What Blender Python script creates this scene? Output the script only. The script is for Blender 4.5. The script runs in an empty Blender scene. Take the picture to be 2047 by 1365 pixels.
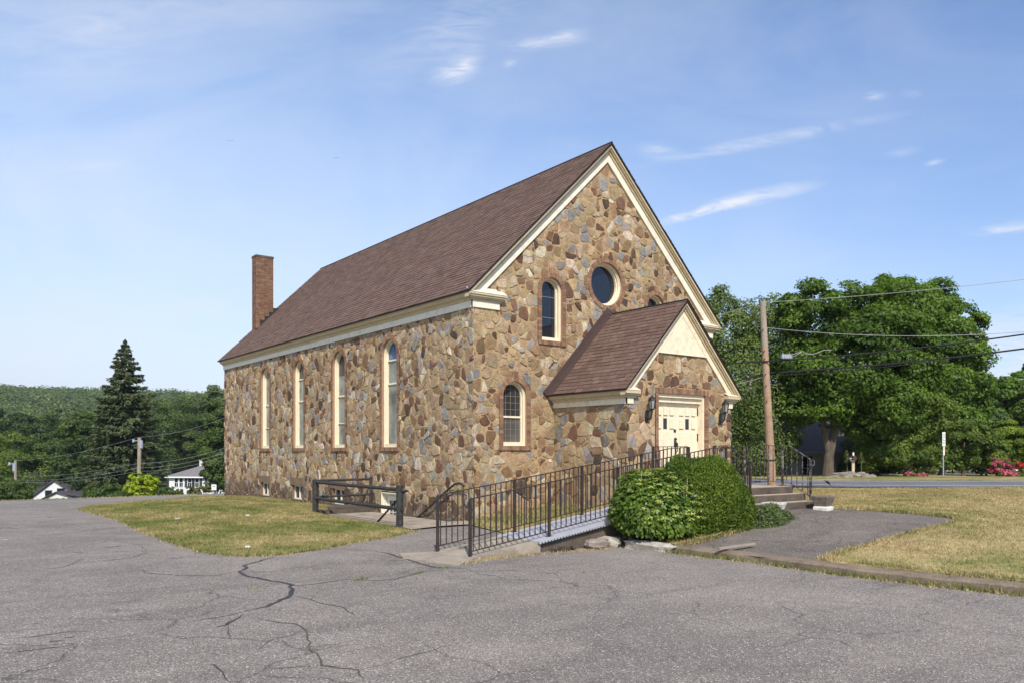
import bpy, bmesh, math, random
import numpy as np
from mathutils import Vector, Matrix
from mathutils.geometry import delaunay_2d_cdt
R_ = math.radians
sc = bpy.context.scene
COLL = sc.collection
rnd = random.Random(7)
rng = np.random.default_rng(7)

# ---------------------------------------------------------------- camera
TH = .648; FPX = 1613.; V0 = 902.; CAM = (-11.25, -16.45, 1.65)
cd = bpy.data.cameras.new('camera'); cam = bpy.data.objects.new('camera', cd); COLL.objects.link(cam)
cam.location = CAM; cam.rotation_euler = (R_(90), 0, -TH)
cd.sensor_width = 36; cd.lens = 36*FPX/2047; cd.shift_y = (V0-682.5)/2047
cd.clip_start = .1; cd.clip_end = 6000
sc.camera = cam
# ---------------------------------------------------------------- light
SUN_EL = 43.; SAZ = (-.485, -.875)
sd = bpy.data.lights.new('sun', 'SUN'); sd.energy = 3.8; sd.angle = R_(.53); sd.color = (1, .93, .82)
so = bpy.data.objects.new('sun', sd); COLL.objects.link(so)
_e = R_(SUN_EL)
so.rotation_euler = Vector((-SAZ[0]*math.cos(_e), -SAZ[1]*math.cos(_e), -math.sin(_e))).to_track_quat('-Z', 'Y').to_euler()
so.location = (-20, -30, 40)
sc.view_settings.view_transform = 'Standard'; sc.view_settings.look = 'None'
sc.view_settings.exposure = 0.42; sc.view_settings.gamma = 1
w = bpy.data.worlds.new("World"); sc.world = w; w.use_nodes = True

class NT:
    """terse node-tree helper"""
    def __init__(s, nt): s.nt = nt; s.N = nt.nodes; s.L = nt.links
    def n(s, t, ins=None, **kw):
        nd = s.N.new(t)
        for k, v in kw.items(): setattr(nd, k, v)
        for k, v in (ins or {}).items(): s.set(nd.inputs[k], v)
        return nd
    def set(s, sock, v):
        if isinstance(v, bpy.types.NodeSocket): s.L.new(v, sock)
        elif isinstance(v, bpy.types.Node): s.L.new(v.outputs[0], sock)
        else:
            if isinstance(v, (tuple, list)) and len(v) == 3 and sock.type == 'RGBA': v = (*v, 1)
            sock.default_value = v
    def math(s, op, a, b=0., c=None, clamp=False):
        nd = s.n('ShaderNodeMath', {0: a, 1: b}, operation=op, use_clamp=clamp)
        if c is not None: s.set(nd.inputs[2], c)
        return nd.outputs[0]
    def mix(s, f, a, b, bt='MIX'):
        nd = s.n('ShaderNodeMix', data_type='RGBA', blend_type=bt)
        s.set(nd.inputs[0], f); s.set(nd.inputs[6], a); s.set(nd.inputs[7], b)
        return nd.outputs[2]
    def noise(s, vec, scale, detail=2., rough=.5, dist=0.):
        nd = s.n('ShaderNodeTexNoise', {'Scale': scale, 'Detail': detail, 'Roughness': rough, 'Distortion': dist})
        if vec is not None: s.set(nd.inputs['Vector'], vec)
        return nd.outputs['Fac']
    def ramp(s, f, stops, interp='LINEAR'):
        nd = s.n('ShaderNodeValToRGB', {'Fac': f}); cr = nd.color_ramp; cr.interpolation = interp
        while len(cr.elements) < len(stops): cr.elements.new(.5)
        for e, (p, c) in zip(cr.elements, stops):
            e.position = p; e.color = (c, c, c, 1) if isinstance(c, (int, float)) else (*c, 1)
        return nd.outputs[0]
    def mapr(s, f, a, b, c=0., d=1.):
        return s.n('ShaderNodeMapRange', {0: f, 1: a, 2: b, 3: c, 4: d}).outputs[0]

# world: physical sky with thin cirrus laid out by direction
T = NT(w.node_tree)
bg = T.N['Background']
sky = T.n('ShaderNodeTexSky', sky_type='NISHITA', sun_disc=False, sun_elevation=R_(SUN_EL),
          sun_rotation=math.atan2(SAZ[0], SAZ[1]) % (2*math.pi), altitude=0, air_density=1.0, dust_density=.35, ozone_density=2.6)
SKYMUL = (1.10, 1.08, 1.10)
tc = T.n('ShaderNodeTexCoord').outputs['Generated']
def dot(v): return T.n('ShaderNodeVectorMath', {0: tc, 1: v}, operation='DOT_PRODUCT').outputs['Value']
dr = dot((math.cos(TH), -math.sin(TH), 0)); dd = T.math('MAXIMUM', dot((math.sin(TH), math.cos(TH), 0)), .05); dz = dot((0, 0, 1))
U = T.math('DIVIDE', dr, dd); Vv = T.math('DIVIDE', dz, dd)
P = T.n('ShaderNodeCombineXYZ', {0: U, 1: Vv, 2: 0.}).outputs[0]
def wisp(px, py, ln, wd, ang, st, pw=1.5):
    m = T.n('ShaderNodeMapping', {'Vector': P, 'Location': ((px-1023.5)/FPX, (V0-py)/FPX, 0), 'Rotation': (0, 0, R_(ang)),
                                  'Scale': (ln/FPX, wd/FPX, 1)}, vector_type='TEXTURE')
    l = T.n('ShaderNodeVectorMath', {0: m}, operation='LENGTH').outputs['Value']
    k = T.math('POWER', T.math('SUBTRACT', 1., l, clamp=True), pw)
    return T.math('MULTIPLY', k, st)
WISPS = [(905, 148, 66, 30, 12, .85), (930, 130, 70, 40, 50, .5), (1085, 85, 115, 20, 5, .8), (1130, 70, 60, 14, 8, .6), (1020, 127, 22, 14, 30, .6), (900, 60, 260, 100, 30, .35),
         (1400, 424, 125, 12, 15.5, 1.15, .8), (1520, 392, 150, 20, 12, .85, .9), (1320, 300, 60, 30, 0, .5), (1540, 280, 300, 16, 11, .55, .9), (1750, 192, 32, 14, 6, .8), (1822, 187, 30, 11, 6, .8),
         (1866, 326, 32, 9, 14, .7), (1800, 306, 60, 14, 10, .4), (2010, 458, 110, 18, 8, .9), (2060, 700, 220, 110, 5, 1.0, .8),
         (170, 335, 120, 30, 5, .3), (380, 612, 130, 24, 8, .3), (200, 60, 500, 120, 12, .25), (100, 700, 520, 90, 4, .35)]
nz = T.noise(T.n('ShaderNodeMapping', {'Vector': P, 'Rotation': (0, 0, R_(-14)), 'Scale': (11, 46, 1)}), 1., 8., .68, 1.1)
nz2 = T.noise(T.n('ShaderNodeMapping', {'Vector': P, 'Rotation': (0, 0, R_(-25)), 'Scale': (2.2, 5, 1)}), 1., 5., .6, .6)
acc = 0.
for a in WISPS: acc = T.math('ADD', acc, wisp(*a))
acc = T.math('MULTIPLY', acc, T.mapr(nz, .36, .66, .0, 1.25))
veil = T.math('MULTIPLY', T.mapr(nz2, .30, .72), T.mapr(U, -.7, .6, .56, .18))
cl = T.math('ADD', T.math('MULTIPLY', acc, .80), veil, clamp=True)
skc = T.mix(1., sky.outputs[0], T.mix(T.mapr(U, -.45, .60), (1.12, 1.09, 1.10), (.64, .75, .90)), 'MULTIPLY')
# thin ice cloud: bright, nearly neutral, over the sky
lowhaze = T.math('MULTIPLY', T.math('POWER', T.mapr(Vv, .50, .02, 0., 1.), 1.15), T.mapr(U, -.65, .55, .97, .42))
skc = T.mix(lowhaze, skc, (3.12, 3.42, 4.10))
skc = T.mix(cl, skc, (4.3, 4.5, 4.95))
T.set(bg.inputs[0], skc); bg.inputs[1].default_value = .15

# ---------------------------------------------------------------- projection helpers (photo pixel -> place)
CT, ST = math.cos(TH), math.sin(TH)
def at(x, y, d):
    r = (x-1023.5)/FPX*d
    return (CAM[0]+CT*r+ST*d, CAM[1]-ST*r+CT*d, CAM[2]+(V0-y)/FPX*d)
def rd(r, d, z=0.): return (CAM[0]+CT*r+ST*d, CAM[1]-ST*r+CT*d, z)
def onz(x, y, z): return at(x, y, (CAM[2]-z)*FPX/(y-V0))
def ss(a, b, x):
    t = min(1., max(0., (x-a)/(b-a))); return t*t*(3-2*t)
def zlot(x, y): return -.17-.035*max(0., y-15)
def onlot(x, y):
    z = -.17
    for _ in range(6): p = onz(x, y, z); z = zlot(p[0], p[1])
    return (p[0], p[1], z)

# ---------------------------------------------------------------- object helpers
WL = {}
def props(o, label=None, cat=None, group=None, kind=None):
    if label: o['label'] = label
    if cat: o['category'] = cat
    if group: o['group'] = group
    if kind: o['kind'] = kind
    return o
def thing(name, label, cat, loc=(0, 0, 0), group=None):
    o = bpy.data.objects.new(name, None); COLL.objects.link(o); o.location = loc; o.empty_display_size = .3
    WL[o.name] = Vector(loc)
    return props(o, label, cat, group)
def link(name, me, mats, parent=None, loc=None):
    o = bpy.data.objects.new(name, me); COLL.objects.link(o)
    for m in (mats if isinstance(mats, (list, tuple)) else [mats]): me.materials.append(m)
    pl = Vector((0, 0, 0))
    if parent is not None:
        o.parent = parent; pl = WL[parent.name]
    l = Vector(loc) if loc is not None else pl
    o.location = l-pl
    WL[o.name] = l
    me.transform(Matrix.Translation(-l))
    return o
def copy_tree(o, parent=None):
    c = o.copy(); COLL.objects.link(c); c.parent = parent
    for ch in list(o.children): copy_tree(ch, c)
    return c

class MB:
    def __init__(s): s.V = []; s.F = []; s.M = []; s.C = []
    def add(s, V, F, mi=0, col=None):
        b = len(s.V); s.V += [tuple(v) for v in V]
        for f in F: s.F.append(tuple(i+b for i in f)); s.M.append(mi); s.C.append(col or (1, 1, 1))
    def box(s, x0, x1, y0, y1, z0, z1, mi=0, col=None):
        s.add([(x, y, z) for z in (z0, z1) for x, y in ((x0, y0), (x1, y0), (x1, y1), (x0, y1))],
              [(0, 3, 2, 1), (4, 5, 6, 7), (0, 1, 5, 4), (1, 2, 6, 5), (2, 3, 7, 6), (3, 0, 4, 7)], mi, col)
    def extr(s, poly, vec, mi=0, col=None):
        n = len(poly); v = Vector(vec)
        s.add([Vector(p) for p in poly]+[Vector(p)+v for p in poly],
              [tuple(range(n))[::-1], tuple(range(n, 2*n))]+[(i, (i+1) % n, n+(i+1) % n, n+i) for i in range(n)], mi, col)
    def bar(s, p, q, a, b=None, mi=0, up=(0, 0, 1), col=None):
        b = b or a; p = Vector(p); q = Vector(q); t = (q-p).normalized(); u = Vector(up)
        if abs(t.dot(u)) > .98: u = Vector((1, 0, 0))
        x = t.cross(u).normalized()*a/2; y = t.cross(x).normalized()*b/2
        s.extr([p+x+y, p-x+y, p-x-y, p+x-y], q-p, mi, col)
    def tube(s, pts, rad, n=8, mi=0, col=None, cap=True):
        pts = [Vector(p) for p in pts]; k = len(pts)
        if not isinstance(rad, (list, tuple)): rad = [rad]*k
        V = []; px = None
        for i, p in enumerate(pts):
            t = (pts[min(i+1, k-1)]-pts[max(i-1, 0)]).normalized()
            if px is None: px = t.orthogonal().normalized()
            px = (px-t*px.dot(t)).normalized(); py = t.cross(px)
            for j in range(n):
                a = 2*math.pi*j/n; V.append(p+(px*math.cos(a)+py*math.sin(a))*rad[i])
        F = [(i*n+j, i*n+(j+1) % n, (i+1)*n+(j+1) % n, (i+1)*n+j) for i in range(k-1) for j in range(n)]
        if cap: F += [tuple(range(n))[::-1], tuple(range((k-1)*n, k*n))]
        s.add(V, F, mi, col)
    def lathe(s, prof, c, n=16, mi=0, col=None, sq=False):
        V = []; k = len(prof)
        for r, z in prof:
            for j in range(n):
                a = 2*math.pi*(j+.5)/n; V.append((c[0]+r*math.cos(a), c[1]+r*math.sin(a), c[2]+z))
        F = [(i*n+j, i*n+(j+1) % n, (i+1)*n+(j+1) % n, (i+1)*n+j) for i in range(k-1) for j in range(n)]
        F += [tuple(range(n))[::-1], tuple(range((k-1)*n, k*n))]
        s.add(V, F, mi, col)
    def build(s, name, mats, parent=None, loc=None, smooth=False, bevel=0):
        me = bpy.data.meshes.new(name); me.from_pydata(s.V, [], s.F)
        me.polygons.foreach_set('material_index', s.M)
        a = me.attributes.new('col', 'FLOAT_COLOR', 'FACE')
        a.data.foreach_set('color', np.hstack([np.array(s.C, np.float32), np.ones((len(s.C), 1), np.float32)]).ravel())
        if smooth: me.polygons.foreach_set('use_smooth', [True]*len(s.F))
        o = link(name, me, mats, parent, loc)
        if bevel:
            b = o.modifiers.new('bevel', 'BEVEL'); b.width = bevel; b.segments = 2; b.limit_method = 'ANGLE'
        return o

def mesh_np(name, V, F, mats, parent=None, loc=None, v=None, smooth=False):
    """fast mesh from numpy arrays; v = one value per face"""
    V = np.asarray(V, np.float32); F = np.asarray(F, np.int32); n, k = F.shape
    me = bpy.data.meshes.new(name)
    me.vertices.add(len(V)); me.vertices.foreach_set('co', V.ravel())
    me.loops.add(n*k); me.loops.foreach_set('vertex_index', F.ravel())
    me.polygons.add(n); me.polygons.foreach_set('loop_start', np.arange(0, n*k, k, dtype=np.int32))
    me.update(calc_edges=True)
    if v is not None:
        a = me.attributes.new('v', 'FLOAT', 'FACE'); a.data.foreach_set('value', np.asarray(v, np.float32))
    return link(name, me, mats, parent, loc)

# ---------------------------------------------------------------- materials
def newmat(name):
    m = bpy.data.materials.new(name); m.use_nodes = True
    t = NT(m.node_tree); p = t.N['Principled BSDF']
    return m, t, p
def sl(r, g, b):
    f = lambda c: (c/255/12.92) if c <= 10 else ((c/255+.055)/1.055)**2.4
    return (f(r), f(g), f(b))
def M(name, col, rough=.8, var=.25, scale=6., bump=0., bscale=40., attr=False, metal=0., spec=.3, speck=0., dirt=None, dscale=2.5, damt=.5):
    m, t, p = newmat(name)
    pos = t.n('ShaderNodeNewGeometry').outputs['Position']
    n1 = t.noise(pos, scale, 5., .6)
    c = col
    if attr: c = t.n('ShaderNodeAttribute', attribute_name='col').outputs['Color']
    k = t.mapr(n1, .25, .75, 1-var, 1+var)
    c = t.mix(1., c, t.n('ShaderNodeCombineColor', {0: k, 1: k, 2: k}).outputs[0], 'MULTIPLY')
    if speck:
        s2 = t.mapr(t.noise(pos, scale*14, 3., .7), .3, .7, 1-speck, 1+speck)
        c = t.mix(1., c, t.n('ShaderNodeCombineColor', {0: s2, 1: s2, 2: s2}).outputs[0], 'MULTIPLY')
    if dirt is not None:
        c = t.mix(t.math('MULTIPLY', t.mapr(t.noise(pos, dscale, 7., .68), .48, .72), damt), c, dirt)
    t.set(p.inputs['Base Color'], c)
    p.inputs['Roughness'].default_value = rough; p.inputs['Metallic'].default_value = metal
    p.inputs['Specular IOR Level'].default_value = spec
    if bump:
        b = t.n('ShaderNodeBump', {'Strength': bump, 'Distance': .02, 'Height': t.noise(pos, bscale, 6., .65)})
        t.set(p.inputs['Normal'], b)
    return m
def leafmat(name, dark, light, trans=.3, rough=.55):
    m, t, p = newmat(name)
    v = t.n('ShaderNodeAttribute', attribute_name='v').outputs['Fac']
    oc = t.n('ShaderNodeTexCoord').outputs['Object']
    f = t.math('ADD', v, t.mapr(t.noise(oc, .5, 3.), .3, .7, -.18, .18), clamp=True)
    c = t.mix(f, dark, light)
    t.set(p.inputs['Base Color'], c); p.inputs['Roughness'].default_value = rough; p.inputs['Specular IOR Level'].default_value = .3
    tr = t.n('ShaderNodeBsdfTranslucent', {'Color': t.mix(1., c, (1.25, 1.3, .5), 'MULTIPLY')})
    mx = t.n('ShaderNodeMixShader', {0: trans, 1: p.outputs[0], 2: tr.outputs[0]})
    t.set(t.N['Material Output'].inputs[0], mx)
    return m

def asphalt(name, base, dark, light, warm=0.):
    m, t, p = newmat(name)
    pos = t.n('ShaderNodeNewGeometry').outputs['Position']
    big = t.noise(pos, .22, 5., .6); mid = t.noise(pos, 1.3, 6., .65)
    st = t.noise(t.n('ShaderNodeMapping', {'Vector': pos, 'Rotation': (0, 0, R_(38)), 'Scale': (.35, 1.6, 1)}), 1., 6., .6)
    g = t.noise(pos, 110., 3., .75)
    vo = t.n('ShaderNodeTexVoronoi', {'Vector': pos, 'Scale': 95.}).outputs['Color']
    sp = t.n('ShaderNodeSeparateColor', {0: vo}).outputs[0]
    c = t.mix(t.mapr(big, .3, .7), base, dark)
    c = t.mix(t.math('MULTIPLY', t.mapr(mid, .45, .75), .55), c, light)
    c = t.mix(t.math('MULTIPLY', t.mapr(st, .54, .70), .75), c, dark)
    stain = t.noise(pos, .55, 6., .7, .6)
    c = t.mix(t.math('MULTIPLY', t.mapr(stain, .60, .72), .55), c, tuple(x*.55 for x in dark))
    wp = t.n('ShaderNodeVectorMath', {0: pos, 1: t.n('ShaderNodeVectorMath', {0: t.n('ShaderNodeTexNoise', {'Vector': pos, 'Scale': 1.1, 'Detail': 5.}).outputs['Color'], 1: (.9, .9, .9)}, operation='MULTIPLY')}, operation='ADD')
    de = t.n('ShaderNodeTexVoronoi', {'Vector': wp, 'Scale': .62}, feature='DISTANCE_TO_EDGE').outputs['Distance']
    ck = t.math('MULTIPLY', t.mapr(de, .016, .004), t.mapr(t.noise(pos, .30, 3.), .44, .60))
    c = t.mix(t.math('MULTIPLY', ck, .6), c, tuple(x*.40 for x in dark))
    k = t.math('MULTIPLY', t.mapr(g, .3, .7, .5, 1.5), t.mapr(sp, 0., 1., .45, 1.55))
    c = t.mix(1., c, t.n('ShaderNodeCombineColor', {0: k, 1: k, 2: k}).outputs[0], 'MULTIPLY')
    c = t.mix(t.mapr(sp, .972, .98), c, tuple(min(.7, x*2.2) for x in light))
    t.set(p.inputs['Base Color'], c); p.inputs['Roughness'].default_value = .9; p.inputs['Specular IOR Level'].default_value = .25
    b = t.n('ShaderNodeBump', {'Strength': .55, 'Distance': .008, 'Height': t.math('ADD', g, t.math('MULTIPLY', sp, .6))})
    t.set(p.inputs['Normal'], b)
    return m

def grasscol(t, pos, dryness):
    """straw to green patchwork shared by turf sheets and blades"""
    a = t.noise(pos, .33, 5., .62); b = t.noise(pos, 1.7, 5., .65); f = t.noise(pos, 14., 4., .7)
    green = t.mix(t.mapr(f, .3, .7), (.080, .115, .025), (.195, .220, .058))
    straw = t.mix(t.mapr(f, .3, .7), (.30, .220, .098), (.56, .46, .235))
    k = t.math('ADD', t.math('MULTIPLY', a, .6), t.math('MULTIPLY', b, .4))
    straw = t.mix(t.math('MULTIPLY', t.mapr(t.noise(pos, .9, 6., .7, .5), .50, .66), .75), straw, (.27, .175, .085))
    green = t.mix(t.mapr(t.noise(pos, 2.9, 5., .7), .45, .65), green, (.24, .24, .075))
    return t.mix(t.mapr(k, dryness-.09, dryness+.09), straw, green), f
def turf(name, dryness):
    m, t, p = newmat(name)
    pos = t.n('ShaderNodeNewGeometry').outputs['Position']
    c, f = grasscol(t, pos, dryness)
    c = t.mix(t.math('MULTIPLY', t.mapr(t.noise(pos, 5., 5., .7), .5, .75), .45), c, (.15, .105, .06))
    t.set(p.inputs['Base Color'], c); p.inputs['Roughness'].default_value = .95; p.inputs['Specular IOR Level'].default_value = .1
    t.set(p.inputs['Normal'], t.n('ShaderNodeBump', {'Strength': .9, 'Distance': .03, 'Height': f}))
    return m
def bladem(name, dryness):
    m, t, p = newmat(name)
    pos = t.n('ShaderNodeNewGeometry').outputs['Position']
    c, f = grasscol(t, pos, dryness)
    v = t.mapr(t.n('ShaderNodeAttribute', attribute_name='v').outputs['Fac'], 0., 1., .7, 1.45)
    c = t.mix(1., c, t.n('ShaderNodeCombineColor', {0: v, 1: v, 2: v}).outputs[0], 'MULTIPLY')
    t.set(p.inputs['Base Color'], c); p.inputs['Roughness'].default_value = .7; p.inputs['Specular IOR Level'].default_value = .2
    tr = t.n('ShaderNodeBsdfTranslucent', {'Color': c})
    t.set(t.N['Material Output'].inputs[0], t.n('ShaderNodeMixShader', {0: .3, 1: p.outputs[0], 2: tr.outputs[0]}))
    return m

m_stone = M('rubble_stone', (1, 1, 1), .9, .34, 6., .9, 55., attr=True, speck=.72, dirt=sl(128, 88, 54), dscale=5., damt=.55)
m_mortar = M('sandy_mortar', sl(172, 145, 108), .95, .22, 7., .7, 60., speck=.3, dirt=sl(120, 92, 62), dscale=3., damt=.5)
m_brick = M('brick', (1, 1, 1), .9, .25, 14., .35, 70., attr=True, speck=.25)
m_bmort = M('brick_mortar', sl(160, 130, 105), .95, .2, 10., .4, 60.)
m_shing = M('asphalt_shingle', (1, 1, 1), .92, .10, 3., .45, 120., attr=True, speck=.30)
m_cream = M('cream_paint', sl(230, 216, 188), .55, .05, 3., .1, 30., dirt=sl(140, 122, 96), dscale=7., damt=.38)
m_creamp = M('peeling_cream_paint', sl(230, 216, 188), .6, .06, 5., .2, 60., dirt=sl(120, 106, 86), dscale=26., damt=.3)
m_tan = M('tan_trim_paint', sl(196, 180, 148), .55, .07, 4., .1, 30., dirt=sl(120, 104, 80), dscale=6., damt=.35)
m_white = M('white_trim_paint', sl(226, 218, 198), .55, .05, 4., .1, 30., dirt=sl(130, 126, 118), dscale=5., damt=.3)
m_conc = M('concrete', sl(160, 148, 132), .9, .18, 3., .4, 60., speck=.2, dirt=sl(92, 84, 74), dscale=2.2, damt=.7)
m_concd = M('stained_concrete', sl(94, 84, 74), .92, .25, 4., .5, 60., speck=.25, dirt=sl(58, 50, 42), dscale=3., damt=.8)
m_iron = M('dark_iron_paint', (.030, .022, .020), .5, .35, 9., .3, 80., dirt=(.12, .05, .025), dscale=14., damt=.55, spec=.5)
m_pipe = M('weathered_black_rail', (.030, .029, .028), .6, .4, 6., .3, 40., dirt=(.11, .10, .09), dscale=9., damt=.6)
m_silver = M('silver_ramp_paint', sl(172, 173, 181), .5, .05, 3., .15, 50., spec=.5, dirt=sl(120, 118, 122), dscale=4., damt=.35)
m_black = M('black_metal', (.012, .012, .014), .4, .3, 8., spec=.5)
m_dark = M('unlit_interior', (.010, .010, .011), .8, .1, 2.)
m_flash = M('brown_flashing', sl(74, 58, 54), .5, .12, 4., spec=.5)
def glassm(name, col, rough=.04, spec=.6, scale=1.5, var=.3):
    m, t, p = newmat(name)
    pos = t.n('ShaderNodeNewGeometry').outputs['Position']
    k = t.mapr(t.noise(pos, scale, 3.), .3, .7, 1-var, 1+var)
    t.set(p.inputs['Base Color'], t.mix(1., col, t.n('ShaderNodeCombineColor', {0: k, 1: k, 2: k}).outputs[0], 'MULTIPLY'))
    p.inputs['Roughness'].default_value = rough; p.inputs['Specular IOR Level'].default_value = spec; p.inputs['IOR'].default_value = 1.52
    t.set(p.inputs['Normal'], t.n('ShaderNodeBump', {'Strength': .04, 'Distance': .01, 'Height': t.noise(pos, 2.5, 2.)}))
    return m
m_glass = glassm('dark_window_glass', (.012, .015, .022))
m_lead = glassm('leaded_glass', (.035, .034, .036), .25, .4)
m_leadl = glassm('frosted_leaded_glass', (.095, .088, .080), .5, .3)
m_stain = glassm('pale_stained_glass', (.19, .21, .19), .3, .4, 2.2, .55)
m_blueg = glassm('blue_stained_glass', (.05, .12, .24), .2, .5, 6., .5)
m_lot = asphalt('old_parking_asphalt', sl(140, 131, 123), sl(114, 107, 101), sl(157, 148, 138))
m_pad = asphalt('walk_asphalt', sl(122, 113, 104), sl(94, 87, 81), sl(140, 130, 119))
m_road = asphalt('road_asphalt', sl(118, 117, 121), sl(100, 99, 104), sl(132, 131, 134))
m_tar = M('tar_crack_fill', (.052, .050, .049), .7, .4, 5., .3, 60.)
m_crackw = M('open_crack', (.085, .076, .062), .9, .5, 4., .3, 60.)
m_linew = M('worn_road_paint', sl(205, 203, 198), .7, .2, 5., speck=.2)
m_turfm = turf('side_turf', .485)
m_turfl = turf('front_turf', .555)
m_blm = bladem('side_grass_blades', .485)
m_bll = bladem('front_grass_blades', .555)
m_dirt = M('bare_dirt', sl(128, 102, 74), .95, .3, 3., .8, 30., speck=.35, dirt=sl(84, 66, 48), dscale=5., damt=.7)
m_bark = M('tree_bark', sl(92, 82, 72), .95, .35, 3., .8, 14., speck=.25)
m_barkb = M('birch_bark', sl(190, 180, 168), .9, .3, 3., .3, 14., speck=.25)
m_pole = M('utility_pole_wood', sl(162, 136, 114), .9, .22, 2., .5, 30., speck=.2, dirt=sl(92, 62, 44), dscale=3., damt=.5)
m_poleg = M('grey_pole_wood', sl(150, 138, 124), .9, .22, 2., .5, 30., speck=.2)
m_wire = M('cable_black', (.02, .02, .021), .6, .1, 2.)
m_wirel = M('cable_aluminium', (.32, .32, .31), .5, .1, 2.)
m_metal = M('grey_galvanised', sl(150, 156, 168), .45, .12, 4., spec=.5)
# ================================================================ GROUND
def inpoly(x, y, poly):
    c = False; n = len(poly); j = n-1
    for i in range(n):
        xi, yi = poly[i]; xj, yj = poly[j]
        if (yi > y) != (yj > y) and x < (xj-xi)*(y-yi)/(yj-yi)+xi: c = not c
        j = i
    return c
def segd(x, y, poly, closed=True):
    best = 1e9; n = len(poly)
    for i in range(n if closed else n-1):
        x0, y0 = poly[i]; x1, y1 = poly[(i+1) % n]; dx, dy = x1-x0, y1-y0
        t = max(0, min(1, ((x-x0)*dx+(y-y0)*dy)/(dx*dx+dy*dy+1e-9)))
        best = min(best, math.hypot(x-x0-t*dx, y-y0-t*dy))
    return best
def dens(poly, step, jit=0.):
    out = []
    for i, a in enumerate(poly):
        b = poly[(i+1) % len(poly)]; n = max(1, int(math.hypot(b[0]-a[0], b[1]-a[1])/step))
        for k in range(n):
            t = k/n; j = jit if 0 < k else 0
            out.append((a[0]+(b[0]-a[0])*t+rnd.uniform(-j, j), a[1]+(b[1]-a[1])*t+rnd.uniform(-j, j)))
    return out
def sheet2d(outer, holes=(), step=1.):
    """constrained triangulation of a polygon with holes: (points2d, tris)"""
    pts = [Vector(p) for p in outer]; n = len(outer)
    edges = [(i, (i+1) % n) for i in range(n)]
    for h in holes:
        b = len(pts); k = len(h); pts += [Vector(p) for p in h]; edges += [(b+i, b+(i+1) % k) for i in range(k)]
    if step:
        xs = [p[0] for p in outer]; ys = [p[1] for p in outer]
        x = min(xs)+step/2
        while x < max(xs):
            y = min(ys)+step/2
            while y < max(ys):
                q = (x+rnd.uniform(-.2, .2)*step, y+rnd.uniform(-.2, .2)*step)
                if inpoly(*q, outer) and not any(inpoly(*q, h) for h in holes) and segd(*q, outer) > step*.3 and all(segd(*q, h) > step*.3 for h in holes):
                    pts.append(Vector(q))
                y += step
            x += step
    V, E, F, *_ = delaunay_2d_cdt(pts, edges, [], 0, 1e-5)
    keep = []
    for f in F:
        cx = sum(V[i].x for i in f)/len(f); cy = sum(V[i].y for i in f)/len(f)
        if inpoly(cx, cy, outer) and not any(inpoly(cx, cy, h) for h in holes): keep.append(tuple(f))
    return [(v.x, v.y) for v in V], keep
def sheet(name, outer, zf, mat, holes=(), step=1., skirt=0., kind='structure'):
    P2, F = sheet2d(outer, holes, step)
    mb = MB(); mb.add([(x, y, zf(x, y)) for x, y in P2], F)
    if skirt:
        n = len(outer)
        for i in range(n):
            a, b = outer[i], outer[(i+1) % n]; za, zb = zf(*a), zf(*b)
            mb.add([(*a, za), (*b, zb), (*b, zb-skirt), (*a, za-skirt)], [(0, 1, 2, 3)])
    return props(mb.build(name, mat, smooth=True), kind=kind)

WELL = [(-1.72, .45), (-.02, .45), (-.02, 5.2), (-1.72, 5.2)]
CH = (0., 9.05, 0., 19.2)
def lawnz(x, y):
    z = -.06+.40*ss(-.4, 4.8, x)*(1-.45*ss(5.5, 9.5, -y)*(1-ss(8, 16, x)))
    return z+.03*math.sin(x*.7+y*.4)*ss(0, 3, x)
def farz(x, y):
    """terrain beyond the crest: valley, then the wooded hill; flat across the road"""
    q = (x-CAM[0], y-CAM[1]); d = ST*q[0]+CT*q[1]; r = CT*q[0]-ST*q[1]
    u = r/max(d, 1.)
    left = 1-ss(.02, .25, u)
    drop = -10.5*ss(27.5, 70, y)-.035*max(0, min(y, 30)-15)
    hill = 0
    if d > 150:
        px = 1023.5+u*FPX
        ridge = np.interp(px, [-900, -300, 0, 110, 290, 450, 800], [735, 762, 773, 779, 784, 789, 800])
        D = 760; top = 1.65+(V0-ridge)/FPX*D-16
        hill = (top+10.5)*ss(150, D, d)**1.1
        if d > D: hill -= (d-D)*.02
    zl = -.20+drop+hill
    zr = .28-.80*ss(41.5, 52, d)
    return zl*left+zr*(1-left)
def terrain():
    mb = []; V = []; F = []
    rs = [0.]+list(np.linspace(1, 46, 46))+list(np.geomspace(47.5, 2400, 62))
    na = 220
    angs = np.linspace(0, 2*math.pi, na, endpoint=False)
    for r in rs:
        for a in angs:
            x = CAM[0]+r*math.cos(a)+8; y = CAM[1]+r*math.sin(a)+10
            z = farz(x, y)
            if -1.5 < x < 40 and -60 < y < 19: z = min(z, lawnz(x, y)-.12) if x < 2 else lawnz(x, y)-.12
            if (x < .5 or (19 <= y and x < 13)) and -48 < y < 27.4 and x > -72: z = min(z, zlot(x, y)-.15)
            if -8 < x < 13 and -14 < y < 23: z -= 2.6*(1-ss(0, 4, max(-3.5-x, x-9.5, -8.5-y, y-19)))
            V.append((x, y, z))
    for i in range(len(rs)-1):
        for j in range(na):
            k = (j+1) % na
            F.append((i*na+j, i*na+k, (i+1)*na+k, (i+1)*na+j))
    m, t, p = newmat('meadow_ground')
    pos = t.n('ShaderNodeNewGeometry').outputs['Position']
    c, f = grasscol(t, pos, .56)
    c = t.mix(t.math('MULTIPLY', t.mapr(t.n('ShaderNodeSeparateXYZ', {0: pos}).outputs[2], -1.6, -3.), 1.), c, (.035, .055, .018))
    t.set(p.inputs['Base Color'], c); p.inputs['Roughness'].default_value = .95
    o = mesh_np('terrain', V, F, m); props(o, kind='structure')
terrain()

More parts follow.
